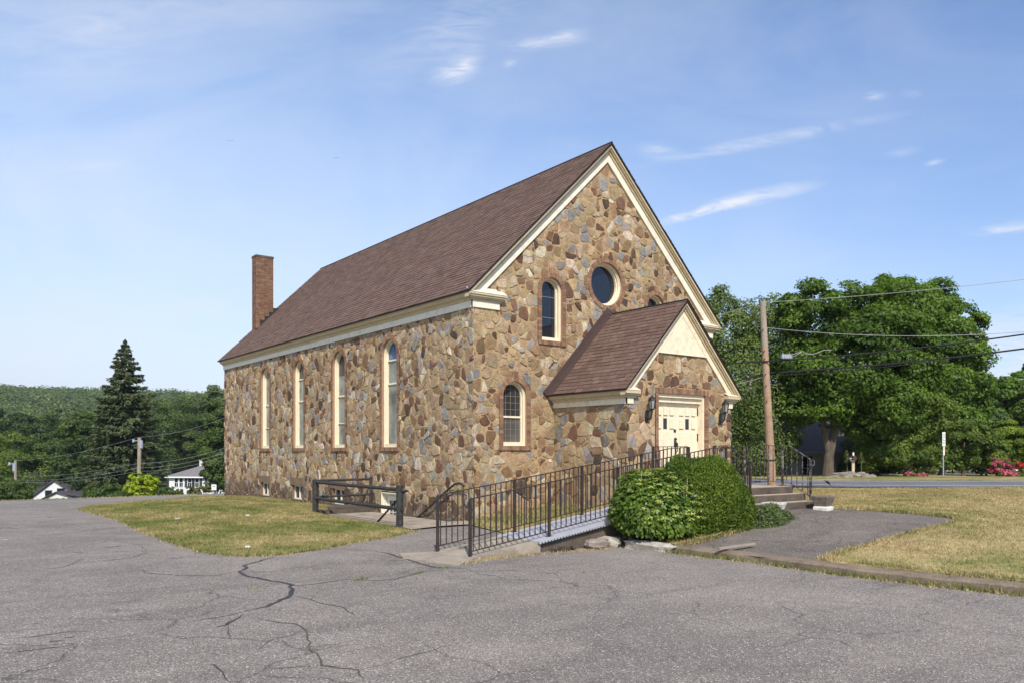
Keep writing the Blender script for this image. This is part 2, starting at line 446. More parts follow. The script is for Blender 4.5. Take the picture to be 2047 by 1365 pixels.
ISLAND = [(-1.9, -.45), (-3.0, -1.2), (-4.13, -1.75), (-5.1, -2.35), (-5.95, -2.66), (-6.5, -2.5), (-6.88, -1.5), (-6.9, 1.5), (-6.62, 6.7), (-6.66, 9.5), (-6.72, 12.2), (-6.2, 13.6), (-4.6, 15.2), (-2.2, 17.6), (-.0, 19.6), (-.0, 5.2)]
ISL = dens(ISLAND[:-1], .4, .05); ISL = ISL[:max(i for i, p in enumerate(ISL) if p == ISLAND[-2])]
ISL = ISL+[(-.02, 19.5), (-.02, 14), (-.02, 10), (-.02, 7.4), (-.02, 5.52), (-1.90, 5.52), (-1.90, .45), (-1.88, .1)]
def islz(x, y):
    d = segd(x, y, ISLAND[:-1], closed=False)
    return zlot(x, y)+.02+.12*ss(0, 2.6, d)*(.2+.8*ss(2, 7.5, y))*(1-.75*ss(-2.6, -.2, x))+.02*math.sin(x*1.9)*math.sin(y*1.3)*ss(.3, 1, d)
LOT = [(-70, -45), (1.4, -45), (.55, -22), (.12, -14), (-.02, -12.3), (-.2, -10.8), (-.26, -9.6), (-.15, -8.3), (-.26, -6.8), (-.30, -5.15), (-1.0, -4.85), (-1.3, -4.0), (-.95, -2.6), (-.5, -.6), (-.0, -.3), (-.02, .45), (-1.72, .45), (-1.72, 5.2), (-.02, 5.2), (-.02, 19.2), (9, 19.3), (12.5, 20), (12, 27.4), (3, 27.6), (-7.6, 26.6), (-16, 25.6), (-30, 27.0), (-70, 30)]
def lotz(x, y): return zlot(x, y)+(.07*ss(-2.5, -.6, x)*ss(-5.0, -2.8, y) if y < 6 else 0.)
def zl2(p):
    x, y, z = onlot(*p); return (x, y)
lot = sheet('parking_lot', dens(LOT, 2.5), lotz, m_lot, step=2.2)
# cracks: filled and open, as thin strips lying in the lot surface (pixel traces laid on the lot plane)
mbc = MB()
def strip(pts, wd, mi=0, lift=.004, jit=1.):
    q = []
    for i in range(len(pts)-1):
        a = Vector(pts[i]); b = Vector(pts[i+1]); n = max(2, int((b-a).length/.14))
        for k in range(n):
            t = k/n; q.append(a.lerp(b, t)+Vector((rnd.uniform(-1, 1), rnd.uniform(-1, 1)))*.022*jit)
    q.append(Vector(pts[-1])); V = []
    for i, p in enumerate(q):
        t = (q[min(i+1, len(q)-1)]-q[max(i-1, 0)]); t = t.normalized() if t.length > 0 else Vector((1, 0))
        nn = Vector((-t.y, t.x)); e = min(1, .25+min(i, len(q)-1-i)*.3)
        a = wd*e*rnd.uniform(.35, 1.25)/2; b = wd*e*rnd.uniform(.35, 1.25)/2
        for s in (p+nn*a, p-nn*b): V.append((s.x, s.y, lotz(s.x, s.y)+lift))
    mbc.add(V, [(2*i, 2*i+1, 2*i+3, 2*i+2) for i in range(len(q)-1)], mi)
def zc(pts): return [zl2((400+x/2.274, 1040+y/2.274)) for x, y in pts]
def zd(pts): return [zl2((x/3.2, 960+y/3.2)) for x, y in pts]
for pts, wd, mi in [
    ([(335, 165), (270, 185), (190, 205), (215, 212), (180, 232), (205, 250), (300, 270), (370, 280), (410, 292), (420, 330), (395, 350), (300, 390), (200, 412)], .085, 0),
    ([(200, 412), (90, 440), (20, 448), (-60, 462)], .03, 1), ([(410, 292), (430, 298), (540, 285), (650, 268), (780, 272), (880, 268), (970, 245), (1040, 225)], .035, 1),
    ([(590, 130), (700, 132), (800, 140)], .03, 0), ([(800, 140), (860, 150), (920, 170), (1000, 195), (1070, 212), (1200, 218)], .075, 0),
    ([(200, 430), (150, 455), (120, 475), (75, 482)], .06, 0), ([(125, 480), (120, 510), (130, 540)], .03, 1), ([(430, 340), (500, 360), (560, 380), (640, 390), (690, 420), (705, 440)], .022, 1),
    ([(260, 445), (330, 460), (430, 470), (480, 500), (490, 540), (510, 590), (540, 620), (560, 660), (640, 668), (720, 680), (745, 720)], .028, 1),
    ([(560, 660), (450, 665), (330, 675), (270, 655)], .018, 1), ([(720, 680), (830, 655), (930, 625), (1100, 575), (1230, 540)], .012, 1), ([(40, 655), (70, 655), (100, 690), (130, 735)], .035, 1),
    ([(480, 500), (420, 520), (330, 540), (260, 590)], .012, 1), ([(510, 590), (640, 570), (740, 560)], .01, 1)]: strip(zc(pts), wd*.8, mi)
for pts, wd, mi in [
    ([(0, 1105), (120, 1095), (250, 1080), (400, 1060), (560, 1040)], .02, 0), ([(0, 975), (150, 955), (300, 945), (480, 925)], .016, 1), ([(100, 585), (300, 565), (420, 550), (500, 515), (530, 500)], .02, 1),
    ([(820, 560), (910, 570), (930, 590), (1040, 600), (1150, 607), (1400, 607), (1500, 580)], .024, 1), ([(60, 365), (300, 348), (500, 330), (700, 308), (770, 297)], .035, 1),
    ([(500, 525), (700, 510), (850, 490), (940, 460)], .022, 1), ([(0, 1015), (200, 1000), (420, 970), (700, 958)], .016, 1),
    ([(665, 428), (775, 418)], .12, 0), ([(300, 237), (340, 234)], .15, 0), ([(520, 247), (650, 240)], .12, 0), ([(200, 918), (290, 910)], .05, 0), ([(320, 1028), (410, 1022)], .05, 0),
    ([(410, 1005), (480, 1000)], .05, 0), ([(160, 1223), (370, 1190)], .045, 0), ([(1050, 498), (1180, 494)], .08, 0), ([(170, 305), (420, 282)], .03, 1)]: strip(zd(pts), wd, mi, jit=.5)
strip([zl2((0, 1057)), zl2((13, 1055))], .10, 2, jit=.2); strip([zl2((0, 1079)), zl2((21, 1077))], .10, 2, jit=.2)
cr = mbc.build('crack', [m_tar, m_crackw, m_linew]); props(cr, kind='structure')

side_lawn = sheet('lawn', ISL, islz, m_turfm, step=.5)
PAD = [(.0, -6.62), (1.2, -6.5), (2.3, -6.35), (3.3, -6.2), (3.45, -5.74), (5.75, -5.74), (5.78, -6.25), (6.3, -6.75), (6.75, -7.6), (6.9, -8.2), (6.75, -8.55), (5.9, -8.78), (4.64, -8.9), (2.6, -9.02), (.9, -9.15), (.35, -9.3), (.05, -9.55), (-.02, -8.4)]
PADD = dens(PAD, .5, .02)
CURB = [(.75, -22), (.34, -14), (.2, -12.3), (.04, -10.8), (-.03, -9.6), (.08, -8.3), (-.04, -6.8), (-.06, -5.2)]
RLAWN = [(.97, -22), (.55, -14), (.42, -12.3), (.26, -10.8), (.05, -9.55)]+PAD[::-1][1:12][::1]
RL = [(.97, -22), (.55, -14), (.42, -12.3), (.26, -10.8), (.05, -9.55), (.35, -9.3), (.9, -9.15), (2.6, -9.02), (4.64, -8.9), (5.9, -8.78), (6.75, -8.55), (6.9, -8.2), (6.75, -7.6), (6.3, -6.75), (5.78, -6.25), (5.8, -5.7), (5.8, -2.73), (6.5, -2.7), (6.5, -.02), (9.1, -.02), (9.1, 19.2), (17.5, 19.5)]
def rdp(r, d): p = rd(r, d); return (p[0], p[1])
ROADN = [rdp(r, 29.4) for r in (-6, 0, 10, 20, 40, 60)]
RL = [p for p in RL[:-2]]+[(9.1, 1.2)]+[rdp(r, 29.35) for r in (3, 10, 20, 34)]+[(22, -34), (1.4, -34)]
def zlawn(x, y): return lawnz(x, y)+.015
front_lawn = sheet('lawn', dens(RL, .7, .03), zlawn, m_turfl, step=1.1, skirt=.05)
BED = [(-.02, -6.58), (-.08, -5.2), (-.95, -4.75), (-1.45, -5.0), (-1.45, -4.0), (-.95, -2.6), (-.5, -.6), (-.1, -.02), (2.58, -.02), (2.58, -2.73), (3.4, -2.75), (3.4, -6.2), (2.3, -6.33), (1.2, -6.48)]
bed = sheet('ground', dens(BED, .4, .03), lambda x, y: lotz(min(x, -.6), y)+.02+.0*x+(.12*ss(-.6, 0, x) if y < -5 else .10*ss(-.8, .5, x))+.28*ss(0, 3.4, x), m_turfl, step=.5)
pad = sheet('walkway', PADD, lambda x, y: lawnz(x, y)-.02, m_pad, step=1.)
# worn concrete kerb along the lot
mb = MB()
cp = dens(CURB+[(-.06, -5.2)], .6)[:-1]
cp = [p for p in cp if p[1] <= -5.2 or True]
k = 0
seq = []
for i in range(len(CURB)-1):
    a, b = CURB[i], CURB[i+1]; n = max(1, int(math.hypot(b[0]-a[0], b[1]-a[1])/.5))
    for j in range(n): seq.append((a[0]+(b[0]-a[0])*j/n, a[1]+(b[1]-a[1])*j/n))
seq.append(CURB[-1])
V = []
for x, y in seq:
    j = rnd.uniform(-.015, .015); h = rnd.uniform(-.012, .012); wv = .11
    V += [(x-wv+j, y, -.32), (x-wv+j+.012, y, -.085+h), (x-wv+.045+j, y, -.055+h), (x+wv, y, -.038+h*.4), (x+wv+.03, y, -.3)]
mb.add(V, [(i*5+q, i*5+q+1, (i+1)*5+q+1, (i+1)*5+q) for i in range(len(seq)-1) for q in range(4)])
curb = mb.build('curb', M('worn_curb_concrete', sl(130, 115, 98), .95, .25, 3., .6, 50., speck=.3, dirt=sl(70, 58, 44), dscale=2., damt=.8)); props(curb, kind='structure')
# road with its edge lines: straight past the lawn, then bending away behind the church
RC = [rd(130, 32.9)[:2], rd(60, 32.9)[:2], rd(30, 32.9)[:2], rd(18, 32.9)[:2], rd(13.5, 33.2)[:2], rd(10.5, 34.3)[:2], rd(8.3, 36.4)[:2], rd(6.8, 39.6)[:2], rd(5.6, 44)[:2]]
def band(name, o0, o1, z, mat):
    """strip at offsets o0..o1 to the far side of the road's centre line"""
    P_ = []
    for i in range(len(RC)-1):
        n = 8
        for k in range(n): P_.append(Vector(RC[i]).lerp(Vector(RC[i+1]), k/n))
    mb = MB(); V = []
    for i in range(len(P_)):
        t = (P_[min(i+1, len(P_)-1)]-P_[max(i-1, 0)]).normalized(); nn = Vector((t.y, -t.x))
        for o in (o0, o1): q = P_[i]+nn*o; V.append((q.x, q.y, z))
    mb.add(V, [(2*i, 2*i+1, 2*i+3, 2*i+2) for i in range(len(P_)-1)])
    return props(mb.build(name, mat), kind='structure')
band('road', -3.5, 3.5, .35, m_road)
band('road_edge_line', -1.95, -1.75, .354, m_linew); band('road_edge_line', 2.35, 2.55, .354, m_linew)
verge = sheet('verge', [rdp(14, 36.3), rdp(120, 36.3), rdp(120, 42.5), rdp(12, 42.5), rdp(12, 40)], lambda x, y: .345+.02*math.sin(x*.9+y), m_turfm, step=3.)
# far edge strip of rough grass along the crest
# ================================================================ CHURCH
W, L = 9.05, 19.2; MID = W/2
ZE, ZR = 5.58, 10.22; OX, OY = .24, .20
SL = (ZR-ZE)/(MID+OX)
church = thing('stone_church', 'brown fieldstone church with steep brown shingle roof and gabled entrance porch', 'church', (0, 0, 0))
def roofz(x): return ZE+SL*(x+OX) if x < MID else ZE+SL*(W+OX-x)
FR = lambda u, v, o=0.: (u, -o, v)                 # front wall: o = outwards
SD = lambda u, v, o=0.: (-o, u, v)                 # long side wall
PF = lambda u, v, o=0.: (u, -2.73-o, v)            # porch front
PX0, PX1, PP = 2.6, 6.48, 2.73
PS = lambda u, v, o=0.: (PX0-o, u, v)              # porch side (left)
def arch(u0, u1, v0, vs, off=0., n=14, bot=None):
    c = (u0+u1)/2; r = (u1-u0)/2+off
    b = v0-(off if bot is None else bot)
    return [(c-r, b), (c+r, b)]+[(c+r*math.cos(math.pi*i/n), vs+r*math.sin(math.pi*i/n)) for i in range(n+1)]
def circ(c, v, r, n=28): return [(c+r*math.cos(2*math.pi*i/n), v+r*math.sin(2*math.pi*i/n)) for i in range(n)]
def rect(u0, u1, v0, v1): return [(u0, v0), (u1, v0), (u1, v1), (u0, v1)]
def clip(poly, nx, ny, c):
    """keep nx*x+ny*y <= c"""
    out = []; n = len(poly)
    for i in range(n):
        a = poly[i]; b = poly[(i+1) % n]; da = nx*a[0]+ny*a[1]-c; db = nx*b[0]+ny*b[1]-c
        if da <= 0: out.append(a)
        if (da < 0 < db) or (db < 0 < da):
            t = da/(da-db); out.append((a[0]+(b[0]-a[0])*t, a[1]+(b[1]-a[1])*t))
    return out
def area(p): return .5*sum(p[i][0]*p[(i+1) % len(p)][1]-p[(i+1) % len(p)][0]*p[i][1] for i in range(len(p)))
PAL = [(sl(168, 145, 114), 34), (sl(178, 160, 132), 16), (sl(156, 134, 106), 28), (sl(152, 147, 138), 13), (sl(132, 130, 126), 13), (sl(114, 90, 70), 9), (sl(94, 72, 58), 7), (sl(142, 116, 88), 14), (sl(76, 66, 58), 3), (sl(192, 178, 154), 7), (sl(112, 82, 68), 4)]
PALB = [(sl(96, 82, 70), 10), (sl(110, 98, 86), 10), (sl(86, 70, 60), 8), (sl(118, 110, 102), 6), (sl(102, 82, 66), 6)]
def pick(pal): 
    t = rnd.uniform(0, sum(w_ for _, w_ in pal))
    for c, w_ in pal:
        t -= w_
        if t <= 0: return c
    return pal[-1][0]
def stones(mb, fr, region, openings, s=.225, hmax=.020, gap=.006, mi=0, stainz=None, small=.30, asp=1.12, pal=None):
    xs = [p[0] for p in region]; ys = [p[1] for p in region]
    x0, x1, y0, y1 = min(xs), max(xs), min(ys), max(ys)
    sx, sy = s*asp, s/asp
    nx, ny = int((x1-x0)/sx)+3, int((y1-y0)/sy)+3
    grid = {}; sites = []; wts = []
    for j in range(-1, ny):
        for i in range(-1, nx):
            cx = x0+(i+.5*(j % 2))*sx; cy = y0+j*sy
            if rnd.random() < .20: continue
            k = 1
            if rnd.random() < small: k = rnd.choice((2, 3))
            for _ in range(k):
                q = (cx+rnd.uniform(-.52, .52)*sx, cy+rnd.uniform(-.52, .52)*sy)
                sites.append(q); wts.append(rnd.uniform(-.05, .05)); grid.setdefault((i, j), []).append(len(sites)-1)
    key = {}
    for g, l in grid.items():
        for q in l: key[q] = g
    m = len(region); ctr = (sum(xs)/m, sum(ys)/m)
    redge = []
    for i in range(m):
        a, b = region[i], region[(i+1) % m]; ex, ey = b[0]-a[0], b[1]-a[1]; l = math.hypot(ex, ey); n = (ey/l, -ex/l)
        if (ctr[0]-a[0])*n[0]+(ctr[1]-a[1])*n[1] > 0: n = (-n[0], -n[1])
        redge.append((n[0], n[1], n[0]*a[0]+n[1]*a[1]))
    oed = []
    for op in openings:
        c = (sum(p[0] for p in op)/len(op), sum(p[1] for p in op)/len(op)); E_ = []
        for i in range(len(op)):
            a, b = op[i], op[(i+1) % len(op)]; ex, ey = b[0]-a[0], b[1]-a[1]; l = math.hypot(ex, ey)
            if l < 1e-6: continue
            n = (ey/l, -ex/l)
            if (c[0]-a[0])*n[0]+(c[1]-a[1])*n[1] > 0: n = (-n[0], -n[1])
            E_.append((n[0], n[1], n[0]*a[0]+n[1]*a[1]))
        oed.append(E_)
    for q, (px, py) in enumerate(sites):
        poly = [(px-.45, py-.45), (px+.45, py-.45), (px+.45, py+.45), (px-.45, py+.45)]
        g = key[q]; gp = gap*rnd.uniform(.6, 1.7)
        for dj in range(-2, 3):
            for di in range(-2, 3):
                for o in grid.get((g[0]+di, g[1]+dj), ()):
                    if o == q: continue
                    dx, dy = sites[o][0]-px, sites[o][1]-py; l = math.hypot(dx, dy)
                    if l < 1e-4: continue
                    dx /= l; dy /= l
                    poly = clip(poly, dx, dy, dx*px+dy*py+l/2-gp+max(-l*.4, min(l*.4, wts[q]-wts[o])))
                    if len(poly) < 3: break
        if len(poly) < 3: continue
        for n in redge: poly = clip(poly, n[0], n[1], n[2]-.004) if len(poly) > 2 else poly
        for E_ in oed:
            if len(poly) < 3: break
            c = (sum(p[0] for p in poly)/len(poly), sum(p[1] for p in poly)/len(poly))
            best = max(E_, key=lambda n: n[0]*c[0]+n[1]*c[1]-n[2])
            if max(best[0]*p[0]+best[1]*p[1]-best[2] for p in poly) < .02: poly = []; break
            if min(best[0]*p[0]+best[1]*p[1]-best[2] for p in poly) < .0: poly = clip(poly, -best[0], -best[1], -best[2]-.004)
        if len(poly) < 3 or abs(area(poly)) < .0022: continue
        if rnd.random() < .75:          # split faces tend to squarish blocks
            an = rnd.gauss(0, .22); ca, sa = math.cos(an), math.sin(an); cx = sum(p[0] for p in poly)/len(poly); cy = sum(p[1] for p in poly)/len(poly)
            for nx_, ny_ in ((ca, sa), (-ca, -sa), (-sa, ca), (sa, -ca)):
                ext = max(nx_*(p[0]-cx)+ny_*(p[1]-cy) for p in poly); poly = clip(poly, nx_, ny_, nx_*cx+ny_*cy+ext*rnd.uniform(.70, .92))
            if len(poly) < 3: continue
        # rounded, knobbly outline
        P2 = []
        n = len(poly)
        for i in range(n):
            a, b, c = poly[i-1], poly[i], poly[(i+1) % n]
            k = rnd.uniform(.06, .24)
            P2.append((b[0]+(a[0]-b[0])*k, b[1]+(a[1]-b[1])*k)); P2.append((b[0]+(c[0]-b[0])*k, b[1]+(c[1]-b[1])*k))
        P3 = []
        for i in range(len(P2)):
            a, b = P2[i], P2[(i+1) % len(P2)]; P3.append(a)
            if math.hypot(a[0]-b[0], a[1]-b[1]) > .07: P3.append(((a[0]+b[0])/2+rnd.uniform(-.011, .011), (a[1]+b[1])/2+rnd.uniform(-.011, .011)))
        P2 = [(x+rnd.uniform(-.006, .006), y+rnd.uniform(-.006, .006)) for x, y in P3]
        n = len(P2); cx = sum(p[0] for p in P2)/n; cy = sum(p[1] for p in P2)/n
        h = hmax*rnd.uniform(.25, 1.) if rnd.random() > .07 else hmax*1.7
        tx, ty = rnd.uniform(-.07, .07), rnd.uniform(-.07, .07)
        R = max(math.hypot(p[0]-cx, p[1]-cy) for p in P2); f = 1-min(.25, .018/R)
        top = [(cx+(x-cx)*f, cy+(y-cy)*f) for x, y in P2]
        col = pick(PALB) if stainz and cy < stainz+rnd.uniform(-.12, .25) else pick(pal or PAL)
        b = rnd.uniform(.82, 1.16); col = tuple(c*b*rnd.uniform(.95, 1.05) for c in col)
        V = [fr(x, y, -.004) for x, y in P2]+[fr(x, y, h*.6) for x, y in P2]+[fr(x, y, max(h*.7, h+tx*(x-cx)+ty*(y-cy)+rnd.uniform(-.002, .002))) for x, y in top]+[fr(cx, cy, h+.004)]
        F = [(r*n+i, r*n+(i+1) % n, (r+1)*n+(i+1) % n, (r+1)*n+i) for r in (0, 1) for i in range(n)]+[(2*n+i, 2*n+(i+1) % n, 3*n) for i in range(n)]
        mb.add(V, F, mi, col)
def wallsheet(mb, fr, outer, holes, mi=1):
    P2, F = sheet2d(outer, holes, 0)
    mb.add([fr(x, y, 0) for x, y in P2], F, mi)

# openings: (u0,u1,sill,spring)
LOWW = [(.91, 1.67, 1.80, 3.07), (W-1.67, W-.91, 1.80, 3.07)]
UPW = [(2.17, 2.88, 4.58, 5.90), (W-2.88, W-2.17, 4.58, 5.90)]
SIDW = [(c-.45, c+.45, 1.78, 4.43) for c in (4.25, 7.63, 10.92, 14.21)]
BASW = [(c-.45, c+.45, -.05, .46) for c in (14.25, 11.08, 7.68)]
DOORB = (3.76, 4.80, -1.75, .47)
BR = .125
m_wall = [m_stone, m_mortar]
mb = MB()
fo = [arch(*o) for o in LOWW+UPW]+[circ(MID, 6.33, .60)]
wallsheet(mb, FR, [(0, -1.2), (W, -1.2), (W, roofz(0)-.16), (MID, ZR-.22), (0, roofz(0)-.16)], fo)
stones(mb, FR, [(-.03, -.25), (W+.03, -.25), (W, roofz(0)-.2), (MID, ZR-.25), (-.03, roofz(0)-.2)],
       [arch(*o, off=BR-.02) for o in LOWW+UPW]+[circ(MID, 6.33, .60+BR-.02), rect(PX0-.0, PX1+.0, -.5, 3.0)])
so_ = [arch(*o) for o in SIDW]+[rect(*b) for b in BASW]+[rect(*DOORB)]
wallsheet(mb, SD, [(0, -2.3), (L, -2.3), (L, 5.5), (0, 5.5)], so_)
stones(mb, SD, [(-.03, -.4), (L, -.4), (L, 5.35), (-.03, 5.35)],
       [arch(*o, off=BR-.02) for o in SIDW]+[rect(b[0], b[1], b[2]-.02, b[3]+.02) for b in BASW]+[rect(DOORB[0]-.04, DOORB[1]+.04, -2, .52)], stainz=.35)
mb.box(0, W, L-.05, L, -2.3, 5.5, 1); mb.extr([(0, L-.05, 5.5), (W, L-.05, 5.5), (MID, L-.05, ZR-.25)], (0, .05, 0), 1); mb.box(W-.05, W, .01, L-.06, -2.3, 5.5, 1)
# dark interior shell so that no opening shows daylight
mb.build('wall', m_wall, church)
mb = MB(); mb.box(.35, W-.35, .35, L-.35, -2.2, 5.4); mb.extr([(.45, .36, 5.4), (W-.45, .36, 5.4), (MID, .36, 9.6)], (0, .1, 0)); mb.build('dark_interior_shell', m_dark, church)
# porch walls
mb = MB()
DO = (3.66, 5.44, .82, 3.10)
PZE, PZR, POX, POY = 3.15, 5.44, .23, .18
PSL = (PZR-PZE)/(MID-PX0+POX)
def proofz(x): return PZE+PSL*(x-PX0+POX) if x < MID else PZE+PSL*(PX1+POX-x)
wallsheet(mb, PF, [(PX0, -.6), (PX1, -.6), (PX1, proofz(PX1)-.1), (MID, PZR-.2), (PX0, proofz(PX0)-.1)], [rect(*DO)])
stones(mb, PF, [(PX0-.02, -.2), (PX1+.02, -.2), (PX1+.02, 3.2), (5.75, 4.15), (3.3, 4.15), (PX0-.02, 3.2)], [rect(DO[0]-.11, DO[1]+.12, -1, DO[3]+.15)], s=.25)
wallsheet(mb, PS, [(0, -.6), (-PP, -.6), (-PP, 3.1), (0, 3.1)], [])
stones(mb, PS, [(-PP-.02, -.3), (-.02, -.3), (-.02, 2.9), (-PP-.02, 2.9)], [], s=.28)
mb.box(PX1-.04, PX1, -PP+.01, -.01, -.6, 3.1, 1)
stones(mb, lambda u, v, o=0.: (PX1+o, u, v), [(-PP-.02, -.3), (-.02, -.3), (-.02, 2.9), (-PP-.02, 2.9)], [], s=.28)
mb.build('porch_wall', m_wall, church)

# ---- brick trim
BC = [sl(142, 108, 84), sl(130, 97, 76), sl(150, 118, 92), sl(122, 92, 74), sl(140, 112, 90)]
def brickc(): 
    b = rnd.uniform(.85, 1.1); return tuple(c*b for c in rnd.choice(BC))
def quadbrick(mb, fr, q, o0, o1):
    mb.extr([fr(*p, o0) for p in q], Vector(fr(0, 0, o1))-Vector(fr(0, 0, o0)), 0, brickc())
def surround(par, fr, o, bw=BR, proud=.030, keyst=True, sill=True):
    mb = MB(); u0, u1, v0, vs = o; c = (u0+u1)/2; r = (u1-u0)/2
    inn = arch(*o, bot=0); out = arch(u0, u1, v0, vs, off=bw, bot=0)
    n = len(inn); V = []
    for i in range(n):
        V += [fr(*inn[i], -.06), fr(*inn[i], proud-.008), fr(*out[i], proud-.008), fr(*out[i], -.01)]
    mb.add(V, [(i*4+q, i*4+q+1, ((i+1) % n)*4+q+1, ((i+1) % n)*4+q) for i in range(1, n) for q in range(3)], 1)
    hgt = vs-v0; k = int(hgt/.078)
    for i in range(k):
        a = v0+hgt*i/k+.005; b = v0+hgt*(i+1)/k-.005
        quadbrick(mb, fr, [(u0-bw, a), (u0-.001, a), (u0-.001, b), (u0-bw, b)], -.07, proud)
        quadbrick(mb, fr, [(u1+.001, a), (u1+bw, a), (u1+bw, b), (u1+.001, b)], -.07, proud)
    k = int(math.pi*(r+bw/2)/.078)
    for i in range(k):
        a0 = math.pi*i/k+.006/r; a1 = math.pi*(i+1)/k-.006/r
        quadbrick(mb, fr, [(c+(r+.001)*math.cos(a0), vs+(r+.001)*math.sin(a0)), (c+(r+bw)*math.cos(a0), vs+(r+bw)*math.sin(a0)), (c+(r+bw)*math.cos(a1), vs+(r+bw)*math.sin(a1)), (c+(r+.001)*math.cos(a1), vs+(r+.001)*math.sin(a1))], -.07, proud)
    if keyst:
        for i in (-1, 0, 1):
            quadbrick(mb, fr, [(c+i*.062-.028, vs+r+bw-.02), (c+i*.062+.028, vs+r+bw-.02), (c+i*.066+.031, vs+r+bw+.13), (c+i*.066-.031, vs+r+bw+.13)], -.01, proud+.003)
    if sill:
        k = int((u1-u0+2*bw)/.075)
        for i in range(k):
            a = u0-bw+(u1-u0+2*bw)*i/k
            quadbrick(mb, fr, [(a+.004, v0-.115), (a+(u1-u0+2*bw)/k-.004, v0-.115), (a+(u1-u0+2*bw)/k-.004, v0-.002), (a+.004, v0-.002)], -.07, proud+.022)
    return mb.build('brick_surround', [m_brick, m_bmort], par)
def ringprism(mb, fr, inn, out, o0, o1, mi=0, closed=True):
    n = len(inn); V = []
    for i in range(n): V += [fr(*inn[i], o0), fr(*inn[i], o1), fr(*out[i], o1), fr(*out[i], o0)]
    mb.add(V, [(i*4+q, i*4+(q+1) % 4, ((i+1) % n)*4+(q+1) % 4, ((i+1) % n)*4+q) for i in range(n) for q in range(4)], mi)
def window(fr, o, glass, bars, dep=.20, jw=.05, lattice=None, upg=None, sashz=None):
    u0, u1, v0, vs = o; mb = MB(); c = (u0+u1)/2
    full = arch(*o, bot=0)
    steps = [(.0, .022, -.05, -dep), (.02, .045, -.075, -dep), (.042, jw+.018, -dep+.055, -dep)]
    for a, b, oo, oi in steps:
        ringprism(mb, fr, arch(u0+b, u1-b, v0+b, vs, bot=0), arch(u0+a, u1-a, v0+a, vs, bot=0), oi, oo)
    mb.extr([fr(u0+.02, v0, -dep), fr(u1-.02, v0, -dep), fr(u1-.02, v0+.10, -dep), fr(u0+.02, v0+.10, -dep)], Vector(fr(0, 0, .13))-Vector(fr(0, 0, 0)))
    f = mb.build('window', m_creamp, church)
    surround(f, fr, o)
    g = jw+.012; mb = MB()
    gl = arch(u0+g, u1-g, v0+.09, vs, bot=0)
    zb = sashz if sashz else None
    mb.add([fr(*p, -dep+.012) for p in gl], [tuple(range(len(gl)))])
    if upg is None: mb.build('pane', glass, f)
    else:
        mb = MB()
        cut = upg[0]
        lo = clip(gl, 0, 1, cut); hi = clip(gl, 0, -1, -cut)
        if len(upg) > 2: lo = clip(gl, 0, 1, cut)
        mb.add([fr(*p, -dep+.012) for p in lo], [tuple(range(len(lo)))], 0); mb.add([fr(*p, -dep+.012) for p in hi], [tuple(range(len(hi)))], 1)
        mb.build('pane', [glass, upg[1]], f)
    for z, h in bars:
        mb = MB()
        mb.extr([fr(u0+g-.01, z, -dep+.012), fr(u1-g+.01, z, -dep+.012), fr(u1-g+.01, z+h, -dep+.012), fr(u0+g-.01, z+h, -dep+.012)], Vector(fr(0, 0, .035))-Vector(fr(0, 0, 0)))
        mb.build('glazing_bar', m_cream, f)
    if lattice:
        mb = MB(); nx, dz = lattice
        for i in range(1, nx):
            x = u0+g+(u1-u0-2*g)*i/nx; rr = (u1-u0)/2-g; top = vs+math.sqrt(max(0, rr*rr-(x-c)**2))
            mb.extr([fr(x-.004, v0+.09, -dep+.013), fr(x+.004, v0+.09, -dep+.013), fr(x+.004, top, -dep+.013), fr(x-.004, top, -dep+.013)], Vector(fr(0, 0, .006))-Vector(fr(0, 0, 0)))
        z = v0+.09+dz
        while z < vs+(u1-u0)/2-g-.03:
            rr = (u1-u0)/2-g; hw = rr if z < vs else math.sqrt(max(0, rr*rr-(z-vs)**2))
            mb.extr([fr(c-hw, z-.004, -dep+.013), fr(c+hw, z-.004, -dep+.013), fr(c+hw, z+.004, -dep+.013), fr(c-hw, z+.004, -dep+.013)], Vector(fr(0, 0, .006))-Vector(fr(0, 0, 0)))
            z += dz
            if nx == 1: mb.build('lead_bar', m_wirel, f); mb = MB()
        if mb.V: mb.build('lead_lattice', M('lead_came', sl(140, 132, 118), .6, .1, 5.), f)
    return f
for o in LOWW: window(FR, o, m_leadl, [(2.52, .05)], dep=.20, lattice=(4, .17), upg=(2.55, m_lead))
for o in UPW: window(FR, o, m_glass, [], dep=.22, jw=.06, lattice=(1, .55))
sidecfg = [(m_stain, [(4.28, .04), (3.60, .05)], (4.30, m_blueg)), (m_stain, [(3.42, .05), (2.55, .03)], (4.1, m_lead)), (m_stain, [(4.2, .04), (3.42, .05)], (4.2, m_lead)), (m_stain, [(3.42, .05), (2.55, .03)], None)]
for o, (g, b, u) in zip(SIDW, sidecfg): window(SD, o, g, b, dep=.19, jw=.04, upg=u)
